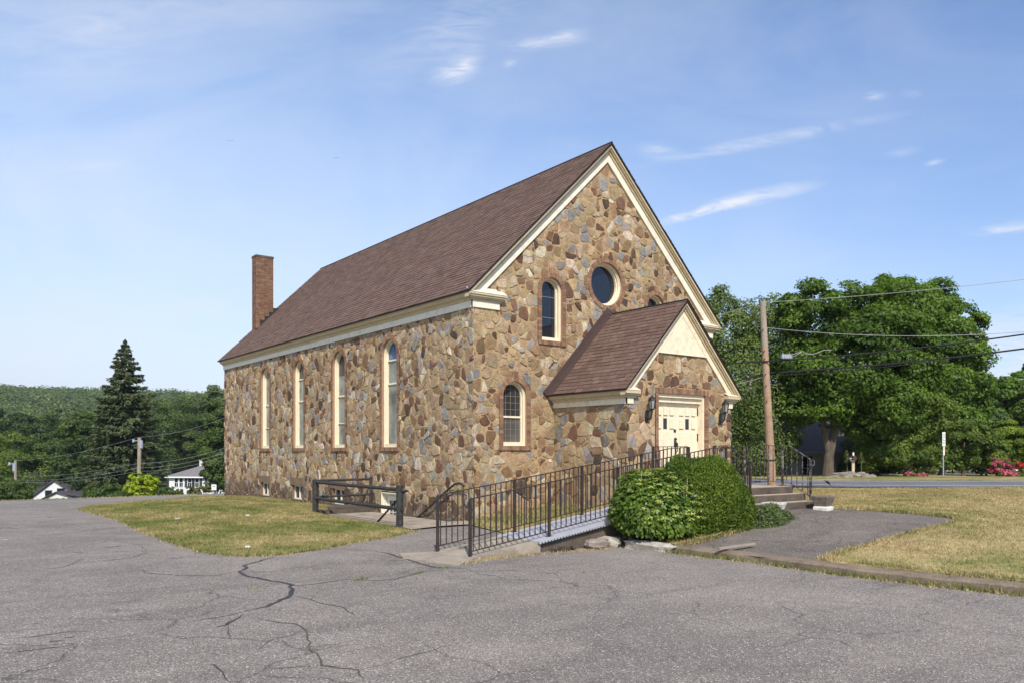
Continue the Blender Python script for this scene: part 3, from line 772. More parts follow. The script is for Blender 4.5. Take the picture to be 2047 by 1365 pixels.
# round window
mb = MB(); r = .60
for a, b, oo in ((.0, .025, -.05), (.022, .05, -.085), (.047, .075, -.15)): ringprism(mb, FR, circ(MID, 6.33, r-b), circ(MID, 6.33, r-a), -.24, oo)
rw = mb.build('window', m_cream, church)
mb = MB(); mb.add([FR(*p, -.22) for p in circ(MID, 6.33, r-.07)], [tuple(range(28))]); mb.build('pane', m_glass, rw)
mb = MB(); n = 52
for i in range(n):
    a0 = 2*math.pi*i/n+.012; a1 = 2*math.pi*(i+1)/n-.012
    quadbrick(mb, FR, [(MID+rr*math.cos(a), 6.33+rr*math.sin(a)) for rr, a in ((r+.001, a0), (r+BR, a0), (r+BR, a1), (r+.001, a1))], -.07, .03)
ringprism(mb, FR, circ(MID, 6.33, r), circ(MID, 6.33, r+BR), -.06, .022, 1)
for i in range(4):
    a = math.pi/2*i; ca, sa = math.cos(a), math.sin(a)
    for j in (-1, 0, 1):
        q = [(r+BR-.01, j*.064-.029), (r+BR+.12, j*.068-.031), (r+BR+.12, j*.068+.031), (r+BR-.01, j*.064+.029)]
        quadbrick(mb, FR, [(MID+x*ca-y*sa, 6.33+x*sa+y*ca) for x, y in q], -.01, .033)
mb.build('brick_surround', [m_brick, m_bmort], rw)
# basement windows and door
for u0, u1, v0, v1 in BASW:
    mb = MB(); d = -.20
    for a, b, c_, e in ((u0+.0, u0+.05, v0, v1), (u1-.05, u1, v0, v1), (u0+.05, u1-.05, v1-.05, v1), (u0+.05, u1-.05, v0, v0+.05), ((u0+u1)/2-.02, (u0+u1)/2+.02, v0+.05, v1-.05)):
        mb.box(.08, .14, a, b, c_, e)
    f = mb.build('basement_window', m_white, church)
    mb = MB(); mb.box(.125, .13, u0+.05, u1-.05, v0+.05, v1-.05); mb.build('pane', m_glass, f)
    mb = MB(); mb.box(-.03, .2, u0-.05, u1+.05, v0-.11, v0-.001); mb.build('sill', m_concd, f)
    mb = MB(); mb.box(-.012, .08, u0-.02, u0-.001, v0, v1); mb.box(-.012, .08, u1+.001, u1+.02, v0, v1); mb.box(-.03, .14, u0-.14, u1+.14, v1+.001, v1+.26); mb.build('lintel', M('basement_lintel', sl(120, 100, 80), .95, .25, 4., .5, 50., speck=.3), f)
mb = MB(); u0, u1, v0, v1 = DOORB
mb.box(.10, .20, u0, u0+.09, v0, v1); mb.box(.10, .20, u1-.09, u1, v0, v1); mb.box(.10, .20, u0+.09, u1-.09, v1-.09, v1)
mb.box(.0, .099, u1-.03, u1+.03, v0, v1); mb.box(.0, .099, u0-.03, u0+.03, v0, v1); mb.box(.0, .099, u0+.031, u1-.031, v1-.03, v1+.03)
fr_ = mb.build('basement_door', m_white, church)
mb = MB(); a, b = u0+.10, u1-.10
mb.box(.16, .20, a, a+.13, v0, v1-.10); mb.box(.16, .20, b-.13, b, v0, v1-.10); mb.box(.16, .20, a+.13, b-.13, v1-.24, v1-.10); mb.box(.16, .20, a+.13, b-.13, v0, v0+.95)
for i in (1, 2): x = a+.13+(b-a-.26)*i/3; mb.box(.165, .195, x-.013, x+.013, v0+.95, v1-.24)
for i in (1, 2): z = v0+.95+(v1-.24-v0-.95)*i/3; mb.box(.166, .194, a+.13, b-.13, z-.013, z+.013)
mb.build('door_leaf', m_white, fr_)
mb = MB(); mb.box(.18, .186, a+.1, b-.1, v0+.9, v1-.2); mb.build('pane', m_glass, fr_)

# ---- roofs of overlapping shingles
SHC = [sl(109, 87, 77), sl(102, 81, 71), sl(113, 91, 80), sl(98, 77, 68), sl(106, 85, 76), sl(107, 84, 73)]
def shingles(mb, org, ue, ve, ulen, vlen, e=.142, tw=.27):
    """org = eave corner; ue, ve = unit vectors along eave and up the slope"""
    org = Vector(org); ue = Vector(ue).normalized(); ve = Vector(ve).normalized(); n = ue.cross(ve).normalized()
    if n.z < 0: n = -n
    k = 0; v = 0.
    while v < vlen-.02:
        v1 = min(v+e*1.04, vlen); u = -rnd.uniform(0, tw)
        while u < ulen:
            du = tw*rnd.uniform(.75, 1.25); a = max(0, u+.004); b = min(ulen, u+du-.004)
            if b > a+.02:
                c = rnd.choice(SHC); f = rnd.uniform(.92, 1.07); c = tuple(x*f for x in c); dv = rnd.uniform(-.006, .004) if v > 0 else 0
                h = .013+rnd.choice((0, 0, .006))
                P0 = org+ue*a+ve*(v+dv); P1 = org+ue*b+ve*(v+dv)
                mb.add([P0+n*h, P1+n*h, org+ue*b+ve*v1+n*.004, org+ue*a+ve*v1+n*.004, P0-n*.002, P1-n*.002], [(0, 1, 2, 3), (4, 5, 1, 0)], 0, c)
            u += du
        v += e
    return mb
mb = MB(); OB = .14; YF, YB = -OY-.03, L+OB
RTH = .05
for sgn, xe in ((1, -OX-.02), (-1, W+OX+.02)):
    ve = Vector((sgn, 0, SL)); sl_len = (MID-xe)*sgn*math.hypot(1, SL)
    shingles(mb, (xe, YF, ZE-.02*SL+.012), (0, 1, 0), ve, YB-YF, sl_len)
mb.build('roof', m_shing, church)
mb = MB()
for sgn, xe in ((1, -OX-.02), (-1, W+OX+.02)):
    z0 = ZE-.02*SL
    mb.extr([(xe, YF+.004, z0+.004), (MID, YF+.004, ZR+.004), (MID, YF+.004, ZR-RTH), (xe, YF+.004, z0-.028)], (0, YB-YF-.008, 0))
mb.tube([(MID, YF, ZR+.012), (MID, YB, ZR+.012)], .035, 6)
mb.build('roof_deck', M('roof_edge_dark', (.02, .016, .016), .8, .1), church)
# porch roof
mb = MB(); mb2 = MB()
for sgn, xe in ((1, PX0-POX-.02), (-1, PX1+POX+.02)):
    ve = Vector((sgn, 0, PSL)); ln = (MID-xe)*sgn*math.hypot(1, PSL)
    shingles(mb, (xe, -PP-POY-.03, PZE-.02*PSL+.012), (0, 1, 0), ve, PP+POY+.0, ln, e=.135, tw=.26)
    z0 = PZE-.02*PSL
    mb2.extr([(xe, -PP-POY-.026, z0+.004), (MID, -PP-POY-.026, PZR+.004), (MID, -PP-POY-.026, PZR-RTH), (xe, -PP-POY-.026, z0-.028)], (0, PP+POY+.0, 0))
mb2.tube([(MID, -PP-POY-.03, PZR+.012), (MID, -.03, PZR+.012)], .03, 6)
mb.build('porch_roof', m_shing, church)
mb2.build('porch_roof_deck', M('roof_edge_dark', (.02, .016, .016), .8, .1), church)
mb = MB()
for sgn, xe in ((1, PX0-POX-.05), (-1, PX1+POX+.05)):
    z0 = PZE-.05*PSL; k = Vector((-PSL*sgn, 0, 1)).normalized()*.17
    mb.extr([(xe, -.06, z0), (MID, -.06, PZR), (MID, -.06, PZR+.23), (xe+k.x, -.06, z0+k.z)], (0, .025, 0))
    mb.extr([(xe, -.26, z0+.03), (MID, -.26, PZR+.03), (MID, -.26, PZR+.05), (xe, -.26, z0+.05)], (0, .2, 0))
mb.build('flashing', m_flash, church)

# ---- cornices, returns and rakes
def cornice(tagname, Yf, Yb, xw, sgn, ze, fr_bot, fr_t, mbs):
    """profile run along Y on a wall at x=xw facing sgn"""
    f, c, t = mbs
    X = lambda o: xw-sgn*o
    f.extr([(X(-.01), Yf, fr_bot), (X(fr_t), Yf, fr_bot), (X(fr_t), Yf, ze-.10), (X(-.01), Yf, ze-.10)], (0, Yb-Yf, 0))
# main side: frieze board, bed mould, crown
mbF = MB(); mbC = MB()
def run(mbF, mbC, x, s, y0, y1, ze, zf, ox):
    """s = +1: wall faces -X ; board + stepped crown under the eave"""
    X = lambda o: x-s*o
    mbF.extr([(X(-.01), y0, zf), (X(.045), y0, zf), (X(.045), y0, ze-.19), (X(-.01), y0, ze-.19)], (0, y1-y0, 0))
    mbC.extr([(X(-.01), y0, ze-.188), (X(.075), y0, ze-.188), (X(.085), y0, ze-.15), (X(.12), y0, ze-.125), (X(ox*.72), y0, ze-.105), (X(ox*.80), y0, ze-.06), (X(ox-.02), y0, ze-.03), (X(ox-.02), y0, ze-.005), (X(-.01), y0, ze+.02)], (0, y1-y0, 0))
run(mbF, mbC, 0, 1, -.045, L+.02, ZE-.02, 5.20, OX); run(mbF, mbC, W, -1, -.045, L+.02, ZE-.02, 5.20, OX)
# front returns
for x0, x1 in ((-.045, .78), (W-.78, W+.045)):
    mbF.box(x0, x1, -.047, .01, 5.202, ZE-.21)
    a, b = (x0-.16, x1+.12) if x0 < 1 else (x0-.12, x1+.16)
    for o, z0, z1 in ((.075, ZE-.208, ZE-.17), (.12, ZE-.168, ZE-.13), (.16, ZE-.128, ZE-.085), (OY-.01, ZE-.083, ZE-.025)):
        k = (.16-o); mbC.box(a+k if x0 < 1 else a+k*.6, b-k*.6 if x0 < 1 else b-k, -o, .01, z0, z1)
    mbF.extr([(a+.0, -OY, ZE-.023), (b, -OY, ZE-.023), (b, 0, ZE+.10), (a, 0, ZE+.10)], (0, 0, -.01))
    mbF.box(x0+.1 if x0 < 1 else x0+.05, x1-.08 if x0 < 1 else x1-.1, -.05, .0, ZE+.0, ZE+.12)
# rakes on the front gable
def rake(mbF, mbC, fr, xe, ze, xm, zm, bw, cw, dep_b, dep_c, drop=.03):
    s = 1 if xm > xe else -1; dx, dz = xm-xe, zm-ze; l = math.hypot(dx, dz); 
    kz = l/abs(dx)                      # vertical drop for a perpendicular width of 1
    def strip(mb, a, b, d0, d1, e0=0.):
        mb.extr([fr(xe+e0*s, ze+e0*dz/abs(dx)-a*kz, d0), fr(xm, zm-a*kz, d0), fr(xm, zm-b*kz, d0), fr(xe+e0*s, ze+e0*dz/abs(dx)-b*kz, d0)], Vector(fr(0, 0, d1))-Vector(fr(0, 0, d0)))
    strip(mbC, drop, drop+cw*.38, -.01, dep_c); strip(mbC, drop+cw*.38, drop+cw*.62, -.01, dep_c*.78); strip(mbC, drop+cw*.62, drop+cw, -.01, dep_c*.5, .10)
    strip(mbF, drop+cw, drop+cw+bw, -.01, dep_b, .24)
for xe in (-OX, W+OX): rake(mbF, mbC, FR, xe, ZE, MID, ZR, .185, .13, .06, OY)
mbF.build('frieze_board', m_white, church); mbC.build('cornice', m_tan, church)
for o in church.children:
    pass
mbF = MB(); mbC = MB()
run(mbF, mbC, PX0, 1, -PP-.045, -.0, PZE-.02, 2.80, POX); run(mbF, mbC, PX1, -1, -PP-.045, -.0, PZE-.02, 2.80, POX)
for x0, x1 in ((PX0-.045, PX0+.16), (PX1-.16, PX1+.045)):
    mbF.box(x0, x1, -PP-.047, -PP+.01, 2.802, PZE-.21)
    le = x0 < 4
    a, b = (x0-.15, x1+.12) if le else (x0-.12, x1+.15)
    for o, z0, z1 in ((.075, PZE-.208, PZE-.16), (.12, PZE-.158, PZE-.11), (POY-.01, PZE-.108, PZE-.025)):
        k = .16-o; mbC.box(a+k*.6, b-k*.6, -PP-o, -PP+.01, z0, z1)
    mbF.extr([(a, -PP-POY, PZE-.023), (b, -PP-POY, PZE-.023), (b, -PP, PZE+.06), (a, -PP, PZE+.06)], (0, 0, -.01))
for xe in (PX0-POX, PX1+POX): rake(mbF, mbC, PF, xe, PZE, MID, PZR, .13, .115, .055, POY)
mbF.build('porch_frieze_board', m_cream, church); mbC.build('porch_cornice', m_tan, church)
mb = MB(); zt = 4.12; 
hw = lambda z: (PZR-.2-z)/PSL
mb.extr([PF(MID-hw(zt), zt, .02), PF(MID+hw(zt), zt, .02), PF(MID, PZR-.2, .02)], (0, -.025, 0)); mb.box(MID-hw(zt)+.02, MID+hw(zt)-.02, -PP-.052, -PP-.02, zt-.03, zt)
mb.build('gable_panel', m_cream, church)
# porch door trim: brick jambs, soldier course, timber frame, two panelled leaves
mb = MB(); u0, u1, v0, v1 = DO
k = 30
for i in range(k):
    a = v0+(v1-v0)*i/k+.005; b = v0+(v1-v0)*(i+1)/k-.005
    quadbrick(mb, PF, [(u0-.105, a), (u0-.001, a), (u0-.001, b), (u0-.105, b)], -.10, .03); quadbrick(mb, PF, [(u1+.001, a), (u1+.115, a), (u1+.115, b), (u1+.001, b)], -.10, .03)
k = 28; U0, U1 = u0-.105, u1+.115
for i in range(k):
    a = U0+(U1-U0)*i/k
    quadbrick(mb, PF, [(a+.004, v1+.002), (a+(U1-U0)/k-.004, v1+.002), (a+(U1-U0)/k-.004, v1+.135), (a+.004, v1+.135)], -.10, .032)
mb.box(U0, u0-.002, -PP-.022, -PP+.1, v0, v1, 1); mb.box(u1+.002, U1, -PP-.022, -PP+.1, v0, v1, 1); mb.box(U0, U1, -PP-.022, -PP+.1, v1+.001, v1+.14, 1)
mb.build('brick_surround', [m_brick, m_bmort], church)
yd = -PP+.20
mb = MB()
mb.box(u0, u0+.06, -PP+.03, yd+.05, v0, v1); mb.box(u1-.06, u1, -PP+.03, yd+.05, v0, v1); mb.box(u0+.06, u1-.06, -PP+.03, yd+.05, v1-.09, v1); mb.box(u0+.06, u1-.06, -PP+.10, yd+.05, v1-.21, v1-.091)
mb.build('door_frame', m_cream, church)
dm = (u0+u1)/2; dt = v1-.215
for s in (-1, 1):
    x0, x1 = (u0+.062, dm-.003) if s < 0 else (dm+.003, u1-.062)
    mb = MB(); mb.box(x0, x1, yd, yd+.05, v0+.01, dt)
    cx = (x0+x1)/2; wd = x1-x0
    # raised panels: arched top row, middle row, tall boarded base
    pw = .155
    for j in (-1, 0, 1):
        pc = cx+j*.235; 
        n = 8; 
        arcp = [(pc-pw/2, dt-.31), (pc+pw/2, dt-.31)]
        for q in range(n+1):
            x = pc+pw/2-pw*q/n; arcp.append((x, dt-.10-1.55*(x-cx)**2))
        mb.extr([(x, yd-.034, z) for x, z in arcp], (0, .036, 0))
        if j: mb.extr([(x, yd-.034, z) for x, z in rect(pc-pw/2, pc+pw/2, dt-.645, dt-.40)], (0, .036, 0))
        mb.extr([(x, yd-.022, z) for x, z in rect(pc-pw/2, pc+pw/2, v0+.14, dt-.74)], (0, .024, 0))
    lf = mb.build('door', m_creamp, church, bevel=.004)
    mb = MB(); mb.box(cx-.065, cx+.065, yd-.008, yd-.0005, dt-.66, dt-.39); mb.build('pane', m_glass, lf)
    mb = MB(); hx = x1 if s > 0 else x0
    for z in (v0+.25, v0+1.1, dt-.3): mb = MB(); mb.box(hx-.02, hx+.02, yd-.02, yd-.001, z, z+.2); mb.build('hinge', m_black, lf)
    if s < 0:
        mb = MB()
        mb.box(x1-.09, x1-.02, yd-.02, yd-.001, dt-.735, dt-.665); mb.build('deadbolt', m_black, lf); mb = MB()
        mb.lathe([(.035, 0), (.04, .03), (.02, .07)], (x1-.05, yd-.03, dt-.945), 10); mb.lathe([(.045, 0), (.05, .08), (.03, .14)], (x1-.05, yd-.02, dt-1.10), 10)
        mb.tube([(x1-.04, yd-.03, dt-1.0), (x1-.04, yd-.09, dt-1.02), (x1-.04, yd-.09, dt-1.22), (x1-.04, yd-.03, dt-1.25)], .013, 6)
        mb.build('handle', m_black, lf)
    
# chimney
mb = MB()
cx0, cx1, cy0, cy1, cz0, cz1 = 1.20, 1.96, 18.62, 19.14, 5.6, 10.28
mb.box(cx0, cx1, cy0, cy1, cz0, cz1-.06, 1)
nb = int((cz1-cz0)/.078)
for i in range(nb):
    z0 = cz0+(cz1-.1-cz0)*i/nb+.005; z1 = cz0+(cz1-.1-cz0)*(i+1)/nb-.005; off = (i % 2)*.11
    x = cx0-off
    while x < cx1:
        a, b = max(cx0-.006, x+.004), min(cx1+.006, x+.214)
        if b-a > .02: mb.box(a, b, cy0-.007, cy0+.02, z0, z1, 0, tuple(.74*c for c in brickc()))
        x += .22
    y = cy0-.11+off
    while y < cy1:
        a, b = max(cy0+.022, y+.004), min(cy1, y+.214)
        if b-a > .02: mb.box(cx0-.007, cx0+.02, a, b, z0, z1, 0, tuple(.74*c for c in brickc()))
        y += .22
ch = mb.build('chimney', [m_brick, m_bmort], church)
mb = MB(); mb.box(cx0-.025, cx1+.025, cy0-.025, cy1+.025, cz1-.08, cz1+.01); mb.build('chimney_cap', m_concd, ch)
mb = MB()
for i in range(4):
    x = cx0+.16+.20*i; z = roofz(x+.1)-.02; mb.box(x, x+.22, cy0-.03+.002*i, cy0-.008, z-.2, z+.22)
mb.box(cx0-.06, cx0+.14, cy0-.04, cy0-.008, roofz(cx0)-.25, roofz(cx0)+.08)
mb.build('step_flashing', M('dark_flashing', (.035, .03, .03), .5, .2), ch)
# ================================================================ ENTRANCE: steps, ramp, rails
SX0, SX1, LZ = 3.38, 5.80, .82
st = thing('entrance_steps', 'worn concrete entrance landing with three stained steps below the cream doors', 'steps', (4.5, -4, .3))
mb = MB(); mb.box(SX0, SX1, -5.10, -2.74, -.3, LZ); mb.build('landing', m_concd, st, bevel=.015)
for i, (y, z) in enumerate(((-5.42, .66), (-5.74, .50))):
    mb = MB(); mb.box(SX0, SX1+.02*(i+1), y, -5.102+.32*-i, -.3, z); mb.build('step', m_concd, st, bevel=.015)
m_tread = M('worn_tread', sl(176, 158, 138), .9, .2, 3., .3, 60., speck=.2, dirt=sl(104, 90, 78), dscale=2., damt=.6)
mb = MB(); mb.box(SX0+.02, SX1-.02, -5.06, -2.76, LZ+.001, LZ+.006)
mb.box(SX0+.02, SX1-.02, -5.39, -5.13, .661, .665); mb.box(SX0+.02, SX1-.0, -5.71, -5.45, .501, .505)
mb.build('tread', m_tread, st)
rz = lambda x: -.17+.1435*(x+3.48)
ramp = thing('access_ramp', 'sloping access ramp with silver painted deck and concrete foot', 'ramp', (-1, -4.5, 0))
mb = MB(); YN, YFa = -5.12, -3.92
V = [(-4.45, -4.4, -.168), (-4.15, YN-.55, -.168), (-3.5, YN-.06, -.16), (-2.05, YN-.03, rz(-2.05)-.01), (-2.05, YFa, rz(-2.05)-.01), (-3.5, YFa, rz(-3.5)+.005), (-4.2, YFa+.1, -.165)]
top = [Vector(v)+Vector((0, 0, .012)) for v in V]; mb.extr([Vector(v)+Vector((0, 0, -.35)) for v in V], (0, 0, .0))
mb = MB(); n = len(V); mb.add([(v[0], v[1], -.4) for v in V]+[tuple(t) for t in top], [tuple(range(n, 2*n))]+[(i, (i+1) % n, n+(i+1) % n, n+i) for i in range(n)])
mb.build('concrete_foot', m_conc, ramp)
mb = MB(); a, b = -2.12, SX0-.01
mb.extr([(a, YN-.07, rz(a)+.012), (b, YN-.07, rz(b)+.012), (b, YN-.07, rz(b)-.03), (a, YN-.07, rz(a)-.02)], (0, YFa-YN+.1, 0))
x = a
while x < b:      # saw-toothed hanging edge
    mb.extr([(x, YN-.075, rz(x)-.0), (x+.07, YN-.075, rz(x)-.0), (x+.05, YN-.075, rz(x)-.036), (x+.02, YN-.075, rz(x)-.036)], (0, .012, 0)); x += .072
mb.extr([(a, YN-.078, rz(a)+.014), (b, YN-.078, rz(b)+.014), (b, YN-.078, rz(b)-.012), (a, YN-.078, rz(a)-.012)], (0, .02, 0))
mb.build('deck', m_silver, ramp)
mb = MB(); mb.extr([(-2.0, YN+.02, -.3), (b, YN+.02, -.3), (b, YN+.02, rz(b)-.05), (-2.0, YN+.02, rz(-2.)-.05)], (0, .9, 0)); mb.build('support', m_concd, ramp)

M_IRON = m_iron
m_ironw = M('flaking_iron_paint', (.030, .022, .020), .6, .35, 9., .3, 80., dirt=(.42, .40, .37), dscale=11., damt=.8, spec=.4)
def railing(label, pts, posts, zbot, sp=.12, h_bottom=.10, post_w=.045, scroll=(), group=None, endposts=True, base=None, mat=None):
    m_iron = mat or M_IRON
    """pts: top-rail polyline; posts: list of (x,y,z0,z1); balusters hang between rails; base(x,y)->walking surface"""
    o = thing('iron_railing', label, 'railing', (posts[0][0], posts[0][1], posts[0][2]), group)
    mb = MB()
    for i in range(len(pts)-1): mb.bar(pts[i], pts[i+1], .045, .016)
    mb.build('top_rail', m_iron, o)
    mb = MB(); pb = []
    for p in pts: pb.append((p[0], p[1], base(p[0], p[1], p[2])+h_bottom))
    for i in range(len(pb)-1): mb.bar(pb[i], pb[i+1], .03, .014)
    mb.build('bottom_rail', m_iron, o)
    for x, y, z0, z1 in posts:
        mb = MB(); mb.box(x-post_w/2, x+post_w/2, y-post_w/2, y+post_w/2, z0, z1); mb.box(x-.06, x+.06, y-.06, y+.06, z0, z0+.02)
        mb.build('post', m_iron, o)
    proto = {}
    for i in range(len(pts)-1):
        a, b = Vector(pts[i]), Vector(pts[i+1]); l = math.hypot(b.x-a.x, b.y-a.y); n = int(l/sp)
        if n < 2: continue
        for k in range(1, n+1):
            t = (k-.5)/n; p = a.lerp(b, t)
            if any(math.hypot(p.x-q[0], p.y-q[1]) < .05 for q in posts): continue
            zb = base(p.x, p.y, p.z)+h_bottom; hh = round(p.z-zb, 2)
            key = (round(hh, 2))
            if key not in proto:
                mb = MB(); mb.box(p.x-.0075, p.x+.0075, p.y-.0075, p.y+.0075, zb, p.z); q = mb.build('baluster', m_iron, o, loc=(p.x, p.y, zb)); proto[key] = q
            else:
                q = proto[key].copy(); COLL.objects.link(q); q.parent = o; q.location = Vector((p.x, p.y, zb))-WL[o.name]
    for c, s in scroll:       # curled lamb's-tongue end
        mb = MB(); cx, cy, cz = c
        P_ = [(cx+s[0]*.07*math.sin(t)*(1-t/9), cy+s[1]*.07*math.sin(t)*(1-t/9), cz-.09+.09*math.cos(t)*(1-t/9)) for t in np.linspace(0, 5.2, 16)]
        mb.tube(P_, .014, 6); mb.build('scroll', m_iron, o)
    return o
px_ = [-3.48, -1.72, .04, 1.8]
rampb = lambda x, y, z: rz(x)+.005
railing('near iron railing of the ramp with curled end, running up to the steps handrail',
        [(-3.48, -5.0, .84), (-1.0, -5.0, 1.185), (1.5, -5.0, 1.53), (2.9, -5.0, 1.72), (3.42, -5.0, 1.755), (3.42, -5.08, 1.745), (3.42, -5.62, 1.42)],
        [(x, -5.0, rz(x), rz(x)+1.0) for x in px_]+[(3.42, -4.98, .82, 1.74), (3.42, -5.62, .5, 1.42)], None,
        scroll=[((-3.55, -5.0, .86), (-1, 0)), ((3.42, -5.66, 1.42), (0, -1))],
        base=lambda x, y, z: rampb(x, y, z) if y > -5.05 else max(.5, .82+.6*(y+5.08)))
railing('far iron railing of the ramp, nearest the stone wall',
        [(-3.48, -3.95, .86), (-1.0, -3.95, 1.20), (1.5, -3.95, 1.545), (2.7, -3.95, 1.72), (3.40, -3.95, 1.755)],
        [(x, -3.95, rz(x), rz(x)+1.02) for x in px_]+[(3.40, -3.93, .82, 1.755)], None, base=rampb)
railing('short level railing beside the double doors', [(3.42, -2.78, 1.77), (3.42, -3.86, 1.77)], [(3.42, -2.80, .82, 1.77), (3.46, -3.84, .82, 1.77)], None, base=lambda x, y, z: .82)
railing('right hand railing of the landing and steps with flaking white paint and curled end',
        [(5.74, -2.76, 1.80), (5.74, -5.02, 1.80), (5.74, -5.60, 1.47)], [(5.74, -2.80, .82, 1.80), (5.74, -3.75, .82, 1.80), (5.74, -4.84, .82, 1.80), (5.74, -5.60, .5, 1.47)], None,
        scroll=[((5.74, -5.64, 1.47), (0, -1))], base=lambda x, y, z: .82 if y > -5.02 else .82+.57*(y+5.02), mat=m_ironw)
# ---------------- basement stairwell, with pipe fence and handrails
sw = thing('basement_stairwell', 'concrete stairwell sunk beside the church wall down to the basement door', 'stairwell', (-.9, 2.8, -1))
mb = MB()
mb.box(-1.86, -1.722, .3, 5.35, -2.2, -.13); mb.box(-1.72, -.001, 5.202, 5.5, -2.2, -.035); mb.box(-1.72, 0.05, .3, 5.2, -2.3, -1.80)
mb.build('retaining_wall', m_concd, sw)
mb = MB(); mb.box(-.11, -.002, .2, 3.68, -2.1, -.09); mb.build('wall_base', m_concd, sw)
mb = MB(); mb.extr([(-1.30, 5.51, -.03), (-.001, 5.51, -.03), (-.001, 7.3, -.06), (-.55, 7.3, -.10)], (0, 0, .03)); mb.build('cap', m_concd, sw)
for i in range(8):
    mb = MB(); y = .45+.37*i; z = -.13-.21*i; mb.box(-1.721, -.112, y, 5.1, -2.3-.01*i, z); mb.build('step', m_conc, sw)
apr = sheet('walkway', dens([(-1.86, .3), (-.02, .3), (-.02, -.02), (.4, -.1), (.2, -.5), (-.6, -.62), (-1.2, -.42), (-1.95, -.35)], .3, .02), lambda x, y: lotz(x, y)+.035, m_conc, step=.4)
pf = thing('pipe_fence', 'low weathered black rail fence with thick posts round the basement stairwell', 'fence', (-1.72, 2.8, -.1))
zA, zB = .86, .86
for x, y in ((-1.82, 5.30), (-1.82, .42)):
    mb = MB(); mb.tube([(x, y, -.25), (x, y, .84), (x, y, .86)], [.085, .085, .07], 10); mb.build('post', m_pipe, pf)
mb = MB(); mb.tube([(-.08, 5.28, -.05), (-.08, 5.28, .90)], .045, 8); mb.build('post', m_pipe, pf)
for z in (.76, .30):
    mb = MB(); mb.tube([(-1.82, 5.30, z+.03), (-1.84, 3.6, z+.01), (-1.82, 1.9, z+.0), (-1.81, .30, z-.01)], .046, 8); mb.build('rail', m_pipe, pf)
    mb = MB(); mb.tube([(-1.86, 5.27, z+.06), (-1., 5.28, z+.07), (-.05, 5.28, z+.08)], .034, 8); mb.build('rail', m_pipe, pf)
hr = thing('handrail', 'sloping pipe handrail fixed to the stone wall above the basement steps', 'handrail', (-.12, 1.5, 0))
mb = MB(); mb.tube([(-.13, .22, .80), (-.13, .38, .87), (-.13, .62, .84), (-.13, .95, .68), (-.13, 1.9, .17), (-.13, 3.0, -.40)], .028, 8); mb.build('rail', m_pipe, hr)
mb = MB(); mb.tube([(-.13, .25, .83), (-.13, .25, .62), (-.02, .25, .55)], .014, 6); mb.tube([(-.13, .95, .68), (-.10, 1.0, .55), (-.0, 1.0, .52)], .012, 6); mb.build('bracket', m_pipe, hr)
hr = thing('handrail', 'sloping pipe handrail fixed to the near fence post of the stairwell', 'handrail', (-1.6, 1.5, 0))
mb = MB(); mb.tube([(-1.70, .25, .72), (-1.68, .40, .72), (-1.62, 1.0, .42), (-1.62, 2.4, -.42)], .026, 8); mb.build('rail', m_pipe, hr)
mb = MB(); mb.tube([(-1.80, .42, .70), (-1.68, .44, .70)], .014, 6); mb.build('bracket', m_pipe, hr)

# ---------------- lanterns
m_lglass = glassm('lantern_glass', (.25, .25, .24), .15, .6)
def lantern(x, label):
    K = .84
    o = thing('wall_lantern', label, 'lantern', (x, -PP, 2.7), 'lanterns beside the church doors')
    y = -PP-.20; z = 2.68
    mb = MB(); mb.extr([(x-.05, -PP-.035, z-.32), (x+.05, -PP-.035, z-.32), (x+.06, -PP-.035, z-.12), (x+.035, -PP-.035, z-.02), (x-.035, -PP-.035, z-.02), (x-.06, -PP-.035, z-.12)], (0, .03, 0)); mb.build('wall_plate', m_black, o)
    mb = MB(); mb.tube([(x, -PP-.04, z-.22), (x, -PP-.09, z-.25), (x, -PP-.16, z-.20), (x, y, z-.06), (x, y, z)], .017, 8); mb.tube([(x, -PP-.04, z-.06), (x, -PP-.12, z-.03), (x, y, z-.03)], .012, 6); mb.build('arm', m_black, o)
    n = 6; mb = MB(); mb.lathe([(a_*K, b_*K) for a_, b_ in [(.05, -.03), (.075, 0), (.078, .012)]], (x, y, z), n); mb.lathe([(a_*K, b_*K) for a_, b_ in [(.125, .25), (.118, .275), (.06, .35), (.02, .375), (.022, .40), (.0, .42)]], (x, y, z), n)
    for j in range(n):
        a = 2*math.pi*(j+.5)/n; mb.bar((x+.074*K*math.cos(a), y+.074*K*math.sin(a), z+.01), (x+.112*K*math.cos(a), y+.112*K*math.sin(a), z+.255*K), .011)
    mb.build('lantern_frame', m_black, o)
    mb = MB(); mb.lathe([(a_*K, b_*K) for a_, b_ in [(.066, .012), (.103, .25)]], (x, y, z), n); mb.build('pane', m_lglass, o)
lantern(3.24, 'black carriage lantern on the stone left of the cream doors')
lantern(6.02, 'black carriage lantern on the stone right of the cream doors')
